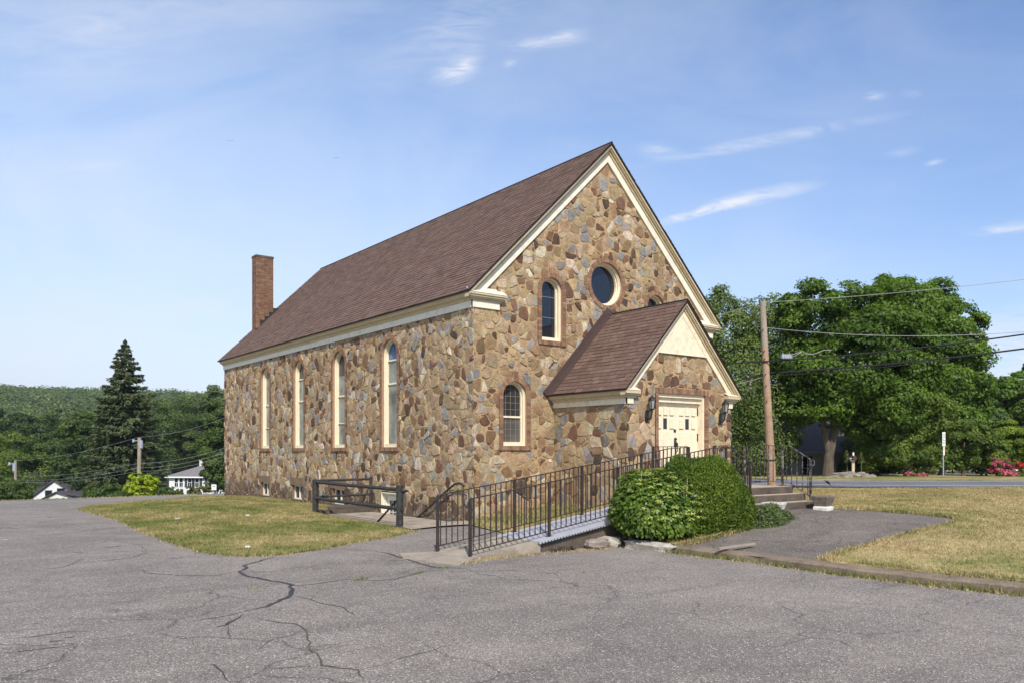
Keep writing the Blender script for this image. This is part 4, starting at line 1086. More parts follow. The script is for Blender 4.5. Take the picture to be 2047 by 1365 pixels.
# ---------------- planters
def planter(x, y, z, rot, label, white):
    o = thing('stone_planter', label, 'planter', (x, y, z), 'planters flanking the steps')
    mu = M('planter_stone', sl(200, 196, 186) if white else sl(120, 110, 98), .95, .3, 8., .6, 50., speck=.3, dirt=sl(60, 52, 42), dscale=7., damt=.35 if white else .8)
    ml = M('planter_foot_stone', sl(214, 210, 200), .9, .15, 8., .4, 50., dirt=sl(110, 100, 88), dscale=9., damt=.4)
    def sq(prof):
        mb = MB(); c, s = math.cos(rot), math.sin(rot); V = []
        for r, h in prof:
            for a, b in ((-1, -1), (1, -1), (1, 1), (-1, 1)): V.append((x+(a*c-b*s)*r, y+(a*s+b*c)*r, z+h))
        k = len(prof); mb.add(V, [(i*4+j, i*4+(j+1) % 4, (i+1)*4+(j+1) % 4, (i+1)*4+j) for i in range(k-1) for j in range(4)]+[(3, 2, 1, 0), tuple(range(4*k-4, 4*k))])
        return mb
    sq([(.145, .10), (.15, .14), (.182, .27), (.192, .285), (.192, .33), (.16, .33), (.15, .27)]).build('bowl', mu, o, bevel=.008)
    sq([(.165, -.05), (.165, .07), (.14, .099)]).build('foot', ml, o, bevel=.008)
planter(5.42, -6.12, .32, .1, 'mossy grey square planter right of the steps', False)
planter(3.62, -6.08, .24, .1, 'whitish square planter partly hidden by the bushes', True)
# ---------------- kerb stones, rubble and litter
def rock(name, label, cat, c, s, mat, seed, group=None, rot=0.):
    r2 = random.Random(seed); bm = bmesh.new(); bmesh.ops.create_cube(bm, size=1.); bmesh.ops.subdivide_edges(bm, edges=bm.edges[:], cuts=2, use_grid_fill=True)
    for v in bm.verts:
        f = 1/max(1e-3, (abs(v.co.x)**4+abs(v.co.y)**4+abs(v.co.z)**4)**.25)*.52
        v.co *= f; v.co += Vector([r2.uniform(-.07, .07) for _ in range(3)])
        v.co = Vector((v.co.x*s[0], v.co.y*s[1], v.co.z*s[2]))
    me = bpy.data.meshes.new(name); bm.to_mesh(me); bm.free(); me.transform(Matrix.Rotation(rot, 4, 'Z')); me.transform(Matrix.Translation(c))
    o = link(name, me, mat, None, c); return props(o, label, cat, group)
m_wstone = M('flaking_white_kerbstone', sl(172, 165, 154), .9, .25, 5., .6, 40., dirt=sl(110, 98, 84), dscale=6., damt=.7)
m_rock = M('grey_rock', sl(140, 130, 120), .95, .3, 3., .7, 14., speck=.3, dirt=sl(86, 76, 66), dscale=4., damt=.5)
rock('kerb_stone', 'long flaking white kerb stone at the edge of the shrub bed', 'kerb stone', (-.20, -6.05, -.10), (.30, 1.1, .18), m_wstone, 3, rot=.05)
rock('kerb_stone', 'short whitish kerb stone below the hydrangea', 'kerb stone', (-.42, -5.2, -.08), (.28, .5, .2), m_wstone, 4, rot=.5)
rock('kerb_stone', 'loose grey block beside the silver ramp', 'kerb stone', (-.80, -5.30, -.07), (.50, .26, .17), m_rock, 5, rot=.1)
for i, (x, y, s) in enumerate(((-1.78, -5.26, .13), (-1.58, -5.3, .10), (-1.36, -5.26, .08))):
    rock('rubble', ('dark rubble lump by the ramp foot', 'medium rubble lump beside the ramp', 'small rubble lump beside the ramp')[i], 'rubble', (x, y, -.12), (s*1.5, s, s), M('dark_rubble', sl(76, 66, 56), .95, .35, 4., .8, 20.), 20+i, 'rubble beside the ramp', rnd.uniform(0, 3))
# ================================================================ VEGETATION
def unit(a): return a/np.maximum(1e-9, np.linalg.norm(a, axis=1, keepdims=True))
def leafquads(P, N, size, aspect=.55, fold=.12, tdir=None):
    """folded rhombic leaf faces at points P facing N"""
    n = len(P); t = rng.normal(size=(n, 3)) if tdir is None else tdir+rng.normal(size=(n, 3))*.35
    N = unit(N); t = unit(t-N*np.sum(t*N, 1, keepdims=True)); b = np.cross(N, t)
    s = np.broadcast_to(np.asarray(size, float), (n,))[:, None]
    V = np.stack([P-t*s*.5, P+b*s*aspect*.5+N*s*fold, P+t*s*.5, P-b*s*aspect*.5+N*s*fold], 1).reshape(-1, 3)
    F = np.arange(4*n).reshape(n, 4)
    return V, F
def sph(n):
    a = rng.normal(size=(n, 3)); return unit(a)
def crown_points(blobs, n, lobe=.30, nl=26, up=.35, sag=0.):
    """blobs = [(x,y,z,rx,ry,rz)]: lobes of foliage over their surfaces, leaves over the lobes"""
    vol = np.array([b[3]*b[5] for b in blobs]); vol = vol/vol.sum()
    Ps, Ns, Vs = [], [], []
    for b, f in zip(blobs, vol):
        c = np.array(b[:3]); R = np.array(b[3:6]); k = max(5, int(nl))
        d = sph(k); d[:, 2] = d[:, 2]*.9+.10
        rad = rng.uniform(.45, .93, (k, 1)); lc = c+d*R*rad; lr = lobe*np.mean(R)*rng.uniform(.65, 1.25, k); lv = rng.uniform(-.20, .20, k)
        m = max(k, int(n*f)); idx = rng.integers(0, k, m)
        e = sph(m); e = unit(e*.9+d[idx]*.75+np.array([0, 0, up])); r = rng.uniform(.45, 1.1, (m, 1))**.6
        q = lc[idx]+e*lr[idx][:, None]*r*np.array([1.15, 1.15, .82])
        sp_ = rng.uniform(size=(m, 1)) < .12; q = q+sp_*e*lr[idx][:, None]*rng.uniform(.05, .28, (m, 1))
        q[:, 2] -= sag*np.abs(rng.normal(size=m))*(1-e[:, 2])
        Ps.append(q); Ns.append(unit(e+rng.normal(size=(m, 3))*.45+np.array([0, 0, .25])))
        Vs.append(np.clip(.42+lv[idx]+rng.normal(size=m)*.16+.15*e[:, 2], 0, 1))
    return np.concatenate(Ps), np.concatenate(Ns), np.concatenate(Vs)
def limb_mb(base, top, r0, targets, lean=0., r1=None):
    mb = MB(); b = Vector(base); t = Vector(top); k = 7; pts = []
    for i in range(k):
        f = i/(k-1); pts.append(b.lerp(t, f)+Vector((rnd.uniform(-1, 1), rnd.uniform(-1, 1), 0))*.06*(0 < i < k-1)*r0*6)
    rr = [r0*(1.25 if i == 0 else 1)*(1-.62*i/(k-1)) for i in range(k)]
    mb.tube(pts, rr, 9)
    for q in targets:
        q = Vector(q); f = rnd.uniform(.35, .9); s = b.lerp(t, f); m_ = s.lerp(q, .5)+Vector((rnd.uniform(-.2, .2), rnd.uniform(-.2, .2), .12))*(q-s).length*.3
        mb.tube([s, m_, q], [r0*.42*(1-f*.5), r0*.24, r0*.06], 6)
    return mb
def pb(blobs, d):
    """pixel ellipses at depth d -> world ellipsoids"""
    out = []
    for x, y, rx, ry, *dd in blobs:
        D = d+(dd[0] if dd else 0); c = at(x, y, D); R = rx/FPX*D; out.append((*c, R, R*.85, ry/FPX*D))
    return out
def tree(label, blobs, n, size, mat, base, trunk_r, bark=m_bark, name='tree', group=None, lobe=.30, nl=26, topf=.75, aspect=.6, cat='tree', up=.35, sag=0., limbs=14, trunk=True, extra=None):
    o = thing(name, label, cat, base, group)
    P, N, v = crown_points(blobs, n, lobe, nl, up, sag)
    V, F = leafquads(P, N, size*rng.uniform(.6, 1.35, len(P)), aspect)
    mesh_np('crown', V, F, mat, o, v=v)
    if trunk:
        top = max(b[2]+b[5]*.5 for b in blobs); ctr = np.mean([b[:3] for b in blobs], 0)
        tp = (base[0]*.4+ctr[0]*.6, base[1]*.4+ctr[1]*.6, base[2]+(top-base[2])*topf)
        tg = [P[rng.integers(0, len(P))] for _ in range(limbs)]
        mb = limb_mb((base[0], base[1], base[2]-.2), tp, trunk_r, tg)
        if extra: extra(mb)
        mb.build('trunk', bark, o)
    return o
lm_maple = leafmat('maple_leaf', (.030, .070, .008), (.150, .245, .024), .34)
lm_maple2 = leafmat('bright_maple_leaf', (.042, .094, .010), (.165, .265, .030), .34)
lm_birch = leafmat('birch_leaf', (.060, .098, .022), (.215, .285, .075), .36)
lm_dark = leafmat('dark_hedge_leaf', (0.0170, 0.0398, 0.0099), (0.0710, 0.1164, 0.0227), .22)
lm_shrub = leafmat('shrub_leaf', (.046, .088, .012), (.185, .255, .034), .32)
lm_lime = leafmat('light_shrub_leaf', (0.0852, 0.1420, 0.0142), (0.2556, 0.3337, 0.0398), .34)
lm_yel = leafmat('golden_leaf', (.17, .25, .008), (.42, .50, .030), .35)
lm_spruce = leafmat('spruce_needle', (.034, .052, .020), (.130, .155, .062), .12, .7)
lm_val = leafmat('valley_leaf', (0.0312, 0.0625, 0.0128), (0.1207, 0.1775, 0.0341), .28)
lm_val2 = leafmat('valley_light_leaf', (0.0568, 0.0994, 0.0142), (0.1846, 0.2485, 0.0369), .3)
lm_far = leafmat('hill_leaf', (.036, .068, .016), (.160, .215, .056), .25)
lm_yew = leafmat('yew_needle', (.030, .062, .005), (.150, .220, .016), .2)
lm_hyd = leafmat('hydrangea_leaf', (.034, .080, .010), (.190, .270, .034), .26, .4)
lm_jun = leafmat('juniper_needle', (0.0426, 0.0738, 0.0227), (0.1633, 0.2130, 0.0682), .2)
lm_pink = leafmat('azalea_flower', (.34, .045, .095), (.66, .19, .27), .25)
lm_red = leafmat('red_azalea_flower', (.40, .012, .02), (.70, .05, .06), .25)
lm_weed = leafmat('weed_leaf', (.060, .085, .025), (.20, .22, .085), .3)
lm_head = leafmat('hydrangea_head', (.26, .32, .06), (.62, .66, .22), .3)
lm_blue = leafmat('hydrangea_blue', (.25, .32, .42), (.50, .58, .68), .3)

# ---- right: trees across the road
tree('pale birch with white stems and drooping leaves, beside the porch', pb([(1450, 655, 52, 80), (1500, 650, 46, 60), (1550, 680, 46, 85), (1480, 780, 66, 110), (1535, 840, 56, 85), (1440, 610, 32, 35), (1510, 905, 66, 48), (1585, 720, 36, 110), (1430, 860, 40, 80)], 46),
     60000, .15, lm_birch, at(1500, 954, 46), .12, m_barkb, lobe=.46, nl=40, sag=.30)
def fork(mb):
    a = at(1655, 958, 44.5); 
    mb.tube([a, at(1657, 910, 44.5), at(1668, 865, 44.5), at(1690, 800, 44.5), at(1700, 740, 44.5)], [.34, .25, .2, .16, .1], 10)
    mb.tube([at(1657, 905, 44.5), at(1648, 860, 44.4), at(1640, 800, 44.2), at(1630, 730, 44)], [.19, .16, .13, .08], 9)
tree('big dark green maple with a forked grey trunk, across the road', pb([(1650, 640, 82, 72), (1745, 650, 105, 78), (1700, 740, 130, 92), (1810, 730, 76, 105), (1620, 745, 62, 78), (1780, 820, 84, 62), (1660, 812, 70, 44), (1580, 620, 30, 30), (1600, 815, 44, 44), (1735, 855, 50, 34)], 44.5),
     115000, .19, lm_maple, at(1656, 956, 44.5), .16, lobe=.36, nl=46, extra=fork)
tree('tall bright green maple behind the dark one, highest crown at the right', pb([(1825, 630, 84, 78), (1900, 675, 70, 86), (1870, 735, 88, 90), (1915, 775, 60, 70), (1780, 590, 50, 36), (1895, 850, 80, 60), (1930, 715, 40, 60), (1950, 800, 36, 50)], 56),
     105000, .22, lm_maple2, at(1860, 952, 56), .30, lobe=.34, nl=44)
tree('tall shaggy arborvitae hedge tree right of the mailbox', pb([(1800, 890, 62, 66), (1835, 830, 58, 110), (1850, 905, 34, 52), (1760, 905, 50, 50)], 45.5),
     52000, .16, lm_shrub, at(1820, 953, 45.5), .2, lobe=.32, nl=46, up=.1, name='hedge_tree')
tree('rounded mid green shrub behind the road sign', pb([(1925, 890, 54, 60), (1890, 915, 34, 38), (1975, 905, 40, 48)], 50), 30000, .15, lm_shrub, at(1925, 950, 50), .12, lobe=.28, nl=30, name='shrub', cat='shrub')
tree('light yellow green spreading shrub at the right edge', pb([(2025, 882, 62, 44), (1985, 900, 36, 36), (2060, 900, 50, 50)], 51), 26000, .17, lm_lime, at(2025, 950, 51), .1, lobe=.26, nl=28, name='shrub', cat='shrub')
for i, (lab, bl, d, mt, n) in enumerate([
    ('far rounded tree at the right edge above the shrubs', [(2020, 795, 62, 52), (2075, 790, 60, 60), (2005, 860, 70, 60)], 78, lm_maple, 22000),
    ('far small tree between the bright maple and the right edge', [(1962, 785, 32, 44), (1950, 850, 40, 70)], 80, lm_shrub, 7000),
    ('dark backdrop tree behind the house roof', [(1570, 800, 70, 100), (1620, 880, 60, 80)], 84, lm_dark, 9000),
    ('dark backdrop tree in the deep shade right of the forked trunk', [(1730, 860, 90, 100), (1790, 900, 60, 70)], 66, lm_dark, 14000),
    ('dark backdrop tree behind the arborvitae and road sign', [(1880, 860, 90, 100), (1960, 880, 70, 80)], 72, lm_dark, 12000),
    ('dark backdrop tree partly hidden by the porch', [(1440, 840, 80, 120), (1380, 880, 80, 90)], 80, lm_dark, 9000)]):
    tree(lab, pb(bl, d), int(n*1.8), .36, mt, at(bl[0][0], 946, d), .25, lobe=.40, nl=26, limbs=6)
tree('added shade-filling dark thicket right of the forked trunk behind the mailbox', pb([(1735, 905, 52, 50), (1775, 890, 40, 60), (1712, 925, 24, 28)], 50), 16000, .17, lm_dark, at(1740, 952, 50), .06, lobe=.34, nl=30, name='thicket', cat='thicket', limbs=4)  # dark foliage added to fill the black shade under the maple
# low shade shrubs by the house
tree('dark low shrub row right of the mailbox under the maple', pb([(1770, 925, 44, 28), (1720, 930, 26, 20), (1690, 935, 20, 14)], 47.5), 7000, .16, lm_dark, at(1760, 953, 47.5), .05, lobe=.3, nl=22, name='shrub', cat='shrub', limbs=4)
tree('leafy green shrub against the house wall behind the pole', pb([(1500, 925, 26, 24), (1555, 915, 26, 32), (1580, 890, 20, 40)], 47), 6000, .13, lm_birch, at(1540, 953, 47), .05, lobe=.33, nl=20, name='shrub', cat='shrub', limbs=4)
def azalea(label, blobs, d, n, mat, gmat=lm_shrub):
    b3 = pb(blobs, d); base = at(blobs[0][0], blobs[0][1]+blobs[0][3]+6, d)
    o = thing('azalea_shrub', label, 'shrub', base)
    P, N, v = crown_points(b3, n, .3, 24); V, F = leafquads(P, N, .10*rng.uniform(.7, 1.3, n if len(P) == n else len(P)), .9); mesh_np('flowers', V, F, mat, o, v=v)
    P, N, v = crown_points([(*q[:3], q[3]*.93, q[4]*.93, q[5]*.93) for q in b3], n//2, .3, 20); V, F = leafquads(P, N, .10, .6); mesh_np('leaves', V, F, gmat, o, v=v)
azalea('large bright pink azalea at the right by the road', [(1992, 932, 18, 15), (2012, 928, 16, 12), (2008, 945, 22, 12), (2026, 949, 10, 9)], 46, 5200, lm_pink)
azalea('small red azalea just right of the pink one', [(2034, 929, 13, 7), (2052, 935, 16, 14)], 48, 1500, lm_red)
azalea('low faded pink azalea left of the road sign', [(1822, 949, 15, 7), (1842, 951, 14, 6)], 44.5, 1500, lm_pink)
azalea('dim green shrub with a few flowers at the right edge', [(2048, 948, 16, 14)], 47, 900, lm_shrub)

# ---- shrubs by the ramp
def ell_pts(c, R, n, lumps=30, amp=.08, zmin=-.3):
    d = sph(n*2); d = d[d[:, 2] > zmin][:n]
    ld = sph(lumps); la = rng.uniform(-amp, amp, lumps)
    g = np.exp(-(1-d@ld.T)*16)@la
    return c+d*np.array(R)*(1+g[:, None]), d, g
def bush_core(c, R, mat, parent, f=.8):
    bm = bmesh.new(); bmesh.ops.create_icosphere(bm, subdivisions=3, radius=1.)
    me = bpy.data.meshes.new('shade_core'); 
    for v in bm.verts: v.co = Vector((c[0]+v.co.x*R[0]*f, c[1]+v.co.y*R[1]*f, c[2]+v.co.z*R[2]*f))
    bm.to_mesh(me); bm.free(); link('shade_core', me, mat, parent)
m_core = M('inner_shade', (.012, .014, .006), .95, .3, 8.)  # near-black solid core stands in for the shade inside the shrubs
yew = thing('yew_shrub', 'tall clipped dark green mound of yew in front of the church doors', 'shrub', (1.95, -5.85, .1))
VV, FF, vv, off = [], [], [], 0
for c, R, n in (((1.58, -5.70, .42), (1.18, .78, 1.14), 60000), ((2.08, -5.80, .30), (.84, .72, 1.02), 34000), ((1.0, -5.66, .45), (.80, .66, 1.03), 16000)):
    P, d, g = ell_pts(np.array(c), R, n, 60, .13, -.45)
    P = P+d*(rng.uniform(-.10, .03, (len(P), 1))+(rng.uniform(size=(len(P), 1)) < .05)*rng.uniform(0, .07, (len(P), 1))); N = unit(d+rng.normal(size=d.shape)*.95)
    V, F = leafquads(P, N, rng.uniform(.03, .075, len(P)), .35, .05, tdir=d*1.2+np.array([0, 0, .7]))
    VV.append(V); FF.append(F+off); off += len(V); vv.append(np.clip(.42+g*3.2+rng.normal(size=len(P))*.2, 0, 1))
mesh_np('foliage', np.concatenate(VV), np.concatenate(FF), lm_yew, yew, v=np.concatenate(vv))
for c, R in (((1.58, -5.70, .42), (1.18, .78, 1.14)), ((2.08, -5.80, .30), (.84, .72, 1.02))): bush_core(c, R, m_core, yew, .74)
hyd = thing('hydrangea_shrub', 'broad leafy hydrangea with pale green buds, left of the yew mound', 'shrub', (.25, -5.95, 0))
P, d, g = ell_pts(np.array((.42, -5.68, .40)), (.98, .78, .82), 15000, 46, .20, -.36)
P = P+d*rng.uniform(-.22, .05, (len(P), 1)); N = unit(d*.8+np.array([0, 0, .55])+rng.normal(size=d.shape)*.42)
V, F = leafquads(P, N, rng.uniform(.055, .115, len(P)), .66, -.08, tdir=d+np.array([0, 0, -.7]))
mesh_np('leaves', V, F, lm_hyd, hyd, v=np.clip(.42+g*1.2+rng.normal(size=len(P))*.2, 0, 1))
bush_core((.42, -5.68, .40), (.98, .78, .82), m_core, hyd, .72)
P, d, g = ell_pts(np.array((.42, -5.68, .40)), (1.04, .85, .89), 150, 40, .1, -.05); PP_, NN_, QQ = [], [], []
for p, dd_ in zip(P, d):
    q = p+rng.normal(size=(26, 3))*np.array([.036, .036, .014]); PP_.append(q); NN_.append(np.tile(dd_*.5+np.array([0, 0, .8]), (26, 1))+rng.normal(size=(26, 3))*.3)
PP_ = np.concatenate(PP_); NN_ = np.concatenate(NN_); nb_ = 26*5
V, F = leafquads(PP_[nb_:], NN_[nb_:], .032, .9); mesh_np('flower_heads', V, F, lm_head, hyd, v=rng.uniform(0, 1, len(F)))
V, F = leafquads(PP_[:nb_], NN_[:nb_], .034, .9); mesh_np('blue_flower_heads', V, F, lm_blue, hyd, v=rng.uniform(0, 1, len(F)))
mb = MB()
for i in range(26):
    a = rng.uniform(0, 6.28); x, y = .42+math.cos(a)*rng.uniform(.1, .85), -5.68+math.sin(a)*rng.uniform(.1, .8); z0 = .95+rng.uniform(-.3, .1)
    mb.tube([(x, y, z0-.3), (x+rng.uniform(-.05, .05), y, z0+rng.uniform(.15, .42))], [.007, .003], 5)
props(mb.build('dry_stems', M('dry_stem', sl(186, 170, 130), .9), hyd), kind='stuff')
jun = thing('juniper_shrub', 'low spreading juniper at the foot of the yew mound, before the whitish planter', 'shrub', (3.3, -6.35, .1))
P, d, g = ell_pts(np.array((3.0, -6.38, .14)), (.62, .34, .36), 9000, 24, .3, -.2); P = P+d*rng.uniform(-.14, .05, (len(P), 1))
V, F = leafquads(P, unit(d+rng.normal(size=d.shape)*.8), rng.uniform(.035, .085, len(P)), .3, .05, tdir=d*1.3)
mesh_np('foliage', V, F, lm_jun, jun, v=np.clip(.5+g+rng.normal(size=len(P))*.2, 0, 1))
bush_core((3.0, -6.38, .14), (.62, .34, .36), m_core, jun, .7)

# ---- grass blades
def blades(name, poly, zf, n, mat, h=(.03, .075), wd=.011, near=None, holes=()):
    xs = [p[0] for p in poly]; ys = [p[1] for p in poly]; pts = []
    PA = np.array(poly); 
    m = n*4; X = rng.uniform(min(xs), max(xs), m); Y = rng.uniform(min(ys), max(ys), m)
    ins = np.zeros(m, bool); j = len(poly)-1
    for i in range(len(poly)):
        xi, yi = poly[i]; xj, yj = poly[j]
        c = ((yi > Y) != (yj > Y)) & (X < (xj-xi)*(Y-yi)/(yj-yi+1e-12)+xi); ins ^= c; j = i
    X, Y = X[ins], Y[ins]
    if near:
        D = np.hypot(X-CAM[0], Y-CAM[1]); keep = rng.uniform(size=len(X)) < np.clip((near/np.maximum(D, 1))**1.6, 0, 1); X, Y = X[keep], Y[keep]
    X, Y = X[:n], Y[:n]; k = len(X); D = np.hypot(X-CAM[0], Y-CAM[1])
    Z = np.array([zf(a, b) for a, b in zip(X, Y)]); H = rng.uniform(h[0], h[1], k); a = rng.uniform(0, 6.28, k); wv = wd*np.maximum(1, D/16)
    P = np.stack([X, Y, Z-.005], 1); t = np.stack([np.cos(a)*wv, np.sin(a)*wv, 0*a], 1); l = np.stack([rng.normal(size=k)*.5*H, rng.normal(size=k)*.5*H, H], 1)
    V = np.stack([P-t, P+t, P+l], 1).reshape(-1, 3); F = np.arange(3*k).reshape(k, 3)
    o = mesh_np(name, V, F, mat, v=rng.uniform(0, 1, k)); return props(o, kind='stuff')
blades('grass', ISL, islz, 130000, m_blm, h=(.02, .055), wd=.008, near=24)
blades('grass', [p for p in RL if p[1] > -17]+[(19, -16), (.6, -16)], zlawn, 260000, m_bll, h=(.018, .05), wd=.008, near=28)
blades('grass', BED, lambda x, y: lotz(min(x, -.6), y)+.02+(.12*ss(-.6, 0, x) if y < -5 else .10*ss(-.8, .5, x))+.28*ss(0, 3.4, x), 16000, m_bll, h=(.03, .09))
# rough grass along lawn edges, kerb joint and crest
def fringe(line, n, zf, sp, mat, h, wd=.013):
    line = [Vector(p) for p in line]; ln = [(line[i+1]-line[i]).length for i in range(len(line)-1)]; tot = sum(ln); pts = []
    for _ in range(n):
        t = rnd.uniform(0, tot); i = 0
        while i < len(ln)-1 and t > ln[i]: t -= ln[i]; i += 1
        p = line[i].lerp(line[i+1], min(1, t/max(1e-6, ln[i])))
        g = .5+.5*math.sin(p.x*2.3+p.y*3.1)*math.sin(p.x*.9-p.y*1.7+1)
        if rnd.random() < .25+g: pts.append((p.x+rnd.gauss(0, sp), p.y+rnd.gauss(0, sp)))
    X = np.array(pts); k = len(X); Z = np.array([zf(*p) for p in pts]); H = rng.uniform(h[0], h[1], k); a = rng.uniform(0, 6.28, k)
    D = np.hypot(X[:, 0]-CAM[0], X[:, 1]-CAM[1]); wv = wd*np.maximum(1, D/18)
    P = np.stack([X[:, 0], X[:, 1], Z-.01], 1); t = np.stack([np.cos(a)*wv, np.sin(a)*wv, 0*a], 1); l = np.stack([rng.normal(size=k)*.5*H, rng.normal(size=k)*.5*H, H], 1)
    V = np.stack([P-t, P+t, P+l], 1).reshape(-1, 3)
    return props(mesh_np('grass', V, np.arange(3*k).reshape(k, 3), mat, v=rng.uniform(0, 1, k)), kind='stuff')
mstraw = bladem('edge_straw', .80)
fringe(ISLAND[:11], 5000, lotz, .06, m_blm, (.03, .10))
fringe(ISLAND[1:11], 3500, lotz, .07, mstraw, (.015, .06))
fringe([(-4.1, -5.6), (-3.4, -5.32), (-2.2, -5.30), (-1.2, -5.45), (-.6, -5.5)], 1500, lotz, .05, mstraw, (.015, .06))
fringe([(x-.24, y) for x, y in CURB[2:]], 1600, lotz, .05, mstraw, (.015, .05))
fringe([p for p in CURB if p[1] > -15], 0 or 10, lambda x, y: -.05, .05, m_bll, (.02, .06))
mg = bladem('kerb_weeds', .40)
fringe([(x-.2, y) for x, y in CURB[1:]], 2200, lambda x, y: zlot(x, y), .035, mg, (.03, .12), .009)
fringe([(x+.30, y) for x, y in CURB[1:5]], 2600, lambda x, y: -.06, .05, m_bll, (.04, .12))
fringe(PAD[6:17], 4200, lambda x, y: lawnz(x, y)+.0, .05, m_bll, (.04, .10))
fringe(PAD[0:4], 900, lambda x, y: lawnz(x, y)+.0, .06, m_bll, (.03, .10))
crest = [(26, 27.4), (3, 27.8), (-7.6, 26.8), (-16, 25.8), (-30, 27.2)]
fringe(crest, 9000, lambda x, y: zlot(x, y)-.05, .35, m_bll, (.03, .13), .016)
fringe([(x, y+1.2) for x, y in crest], 9000, lambda x, y: zlot(x, y)-.1, .5, m_blm, (.04, .17), .016)
for p in ((1170, 1145), (720, 1158), (885, 1136), (835, 1146), (510, 1175)):
    a = zl2(p); fringe([(a[0]-.12, a[1]-.05), (a[0]+.12, a[1]+.05)], 60, lotz, .03, mg, (.02, .07), .006)

# ---- left: spruce
def spruce(label, base, H, Rb, n_w=34, seed=5):
    o = thing('spruce_tree', label, 'tree', base); P, N, S, Tn, vals = [], [], [], [], []
    B = np.array(base)
    for i in range(n_w):
        f = i/(n_w-1); z = H*(.04+.95*f); R = Rb*(1-f)**.72*(1+.12*math.sin(i*2.3))*(.9 if f < .12 else 1)+.12
        nb = int(7+9*(1-f))
        for j in range(nb):
            a = rng.uniform(0, 6.28); Lb = R*rng.uniform(.70, 1.14); dirv = np.array([math.cos(a), math.sin(a), 0.]); side = np.array([-dirv[1], dirv[0], 0.])
            m = int(34+80*Lb/Rb*1.9); t = rng.uniform(.08, 1, m)**.75
            zz = z-t*Lb*.30+t**2.2*Lb*.24
            w_ = (1-t*.75)*Lb*.20
            q = B+dirv*(t*Lb)[:, None]+side*(rng.uniform(-1, 1, m)*w_)[:, None]; q[:, 2] = B[2]+zz-np.abs(rng.normal(size=m))*.26*(1-f*.5)
            P.append(q); Tn.append(np.tile(dirv+np.array([0, 0, -.55]), (m, 1))); N.append(np.tile(np.array([0, 0, 1.])+dirv*.5, (m, 1))+rng.normal(size=(m, 3))*.5)
            vals.append(np.clip(rng.uniform(.25, .6)+t*.2-.1+rng.normal(size=m)*.12, 0, 1)); S.append(rng.uniform(.26, .50, m))
    P, N, Tn, vals, S = map(np.concatenate, (P, N, Tn, vals, S))
    V, F = leafquads(P, N, S, .42, -.06, tdir=Tn*1.2); mesh_np('crown', V, F, lm_spruce, o, v=vals)
    mb = MB(); mb.tube([B-np.array([0, 0, .3]), B+np.array([0, 0, H*.5]), B+np.array([0, 0, H*1.0])], [.34, .2, .03], 8); mb.build('trunk', m_bark, o)
b_ = at(250, 1004, 84); spruce('tall dark spruce left of the church', b_, at(252, 678, 84)[2]-b_[2], 4.9, 40)
# ---- left: trees in the valley
VT = [('low leafy growth under the pole at the left edge', [(4, 978, 34, 26), (38, 988, 20, 14)], 84, lm_val, 5000, .28),
      ('low dark growth around the gabled house', [(205, 985, 26, 18), (185, 992, 14, 10)], 88, lm_dark, 3000, .26),
      ('leafy growth below the bright sapling at the crest', [(215, 985, 40, 18), (330, 985, 18, 14)], 72, lm_val, 4000, .22),
      ('light green tree at the left edge, behind the pole', [(20, 920, 48, 60), (60, 940, 40, 45), (-30, 930, 60, 70)], 114, lm_val2, 9000, .34),
      ('round green tree behind the small gabled house', [(95, 905, 44, 44), (125, 930, 34, 36), (70, 925, 30, 34)], 118, lm_val, 9000, .42),
      ('dark leafy tree between the gabled house and the spruce', [(168, 890, 36, 60), (150, 950, 36, 42), (190, 935, 30, 50)], 98, lm_dark, 9000, .36),
      ('bright green tree just right of the spruce top', [(150, 862, 30, 26), (170, 845, 22, 20)], 150, lm_val2, 4200, .5),
      ('tall grey green tree right of the spruce', [(345, 850, 44, 54), (310, 870, 34, 60), (365, 900, 40, 50)], 155, lm_val, 11000, .42),
      ('dark tree overhanging the white cottage roof', [(432, 905, 30, 50), (442, 860, 28, 60), (428, 955, 22, 28), (441, 962, 16, 24)], 88, lm_val, 10000, .32),
      ('dense green tree behind the white cottage', [(395, 880, 44, 52), (360, 920, 36, 40)], 160, lm_val, 9000, .5),
      ('dark tree at the far left behind the light green one', [(0, 860, 50, 40), (60, 862, 44, 34)], 165, lm_dark, 8000, .55),
      ('grey green tree left of the spruce on the valley side', [(125, 845, 40, 30), (95, 860, 36, 30)], 185, lm_far, 7000, .6),
      ('tree on the valley side right of the spruce', [(400, 825, 50, 34), (440, 815, 40, 40)], 190, lm_far, 8000, .6),
      ('broad tree on the valley side behind the spruce', [(300, 830, 50, 40), (235, 850, 60, 40)], 180, lm_far, 8000, .6)]
for lab, bl, d, mt, n, s in VT:
    c = bl[0]; bx = at(c[0], c[1], d); tree(lab, pb(bl, d), int(n*1.9), s*.8, mt, (bx[0], bx[1], -10.5+(0 if d < 150 else 1)), .28, lobe=.38, nl=30, limbs=8, name='valley_tree')
gb = at(286, 985, 47); tree('bright yellow green sapling below the pole, left of the church', pb([(270, 972, 20, 15), (295, 968, 22, 16), (282, 955, 22, 10), (305, 962, 16, 10), (262, 980, 12, 12), (290, 982, 26, 10)], 47), 2600, .20, lm_yel, (gb[0], gb[1], -2.6), .04, lobe=.3, nl=16, name='sapling', limbs=6)
# low weeds along the crest
for lab, px, py, d, s in (('pale weedy bush before the white cottage', 354, 982, 46, 8), ('sprawling weedy bush right of the cottage weeds', 386, 980, 46, 12), ('leafy bush at the crest near the church corner', 410, 974, 45, 14)):
    q = at(px, py, d); tree(lab, pb([(px, py, s, s*.8), (px+s*.7, py+3, s*.7, s*.6)], d), 900, .13, lm_weed, (q[0], q[1], q[2]-.6), .03, lobe=.4, nl=10, name='bush', cat='bush', limbs=3)
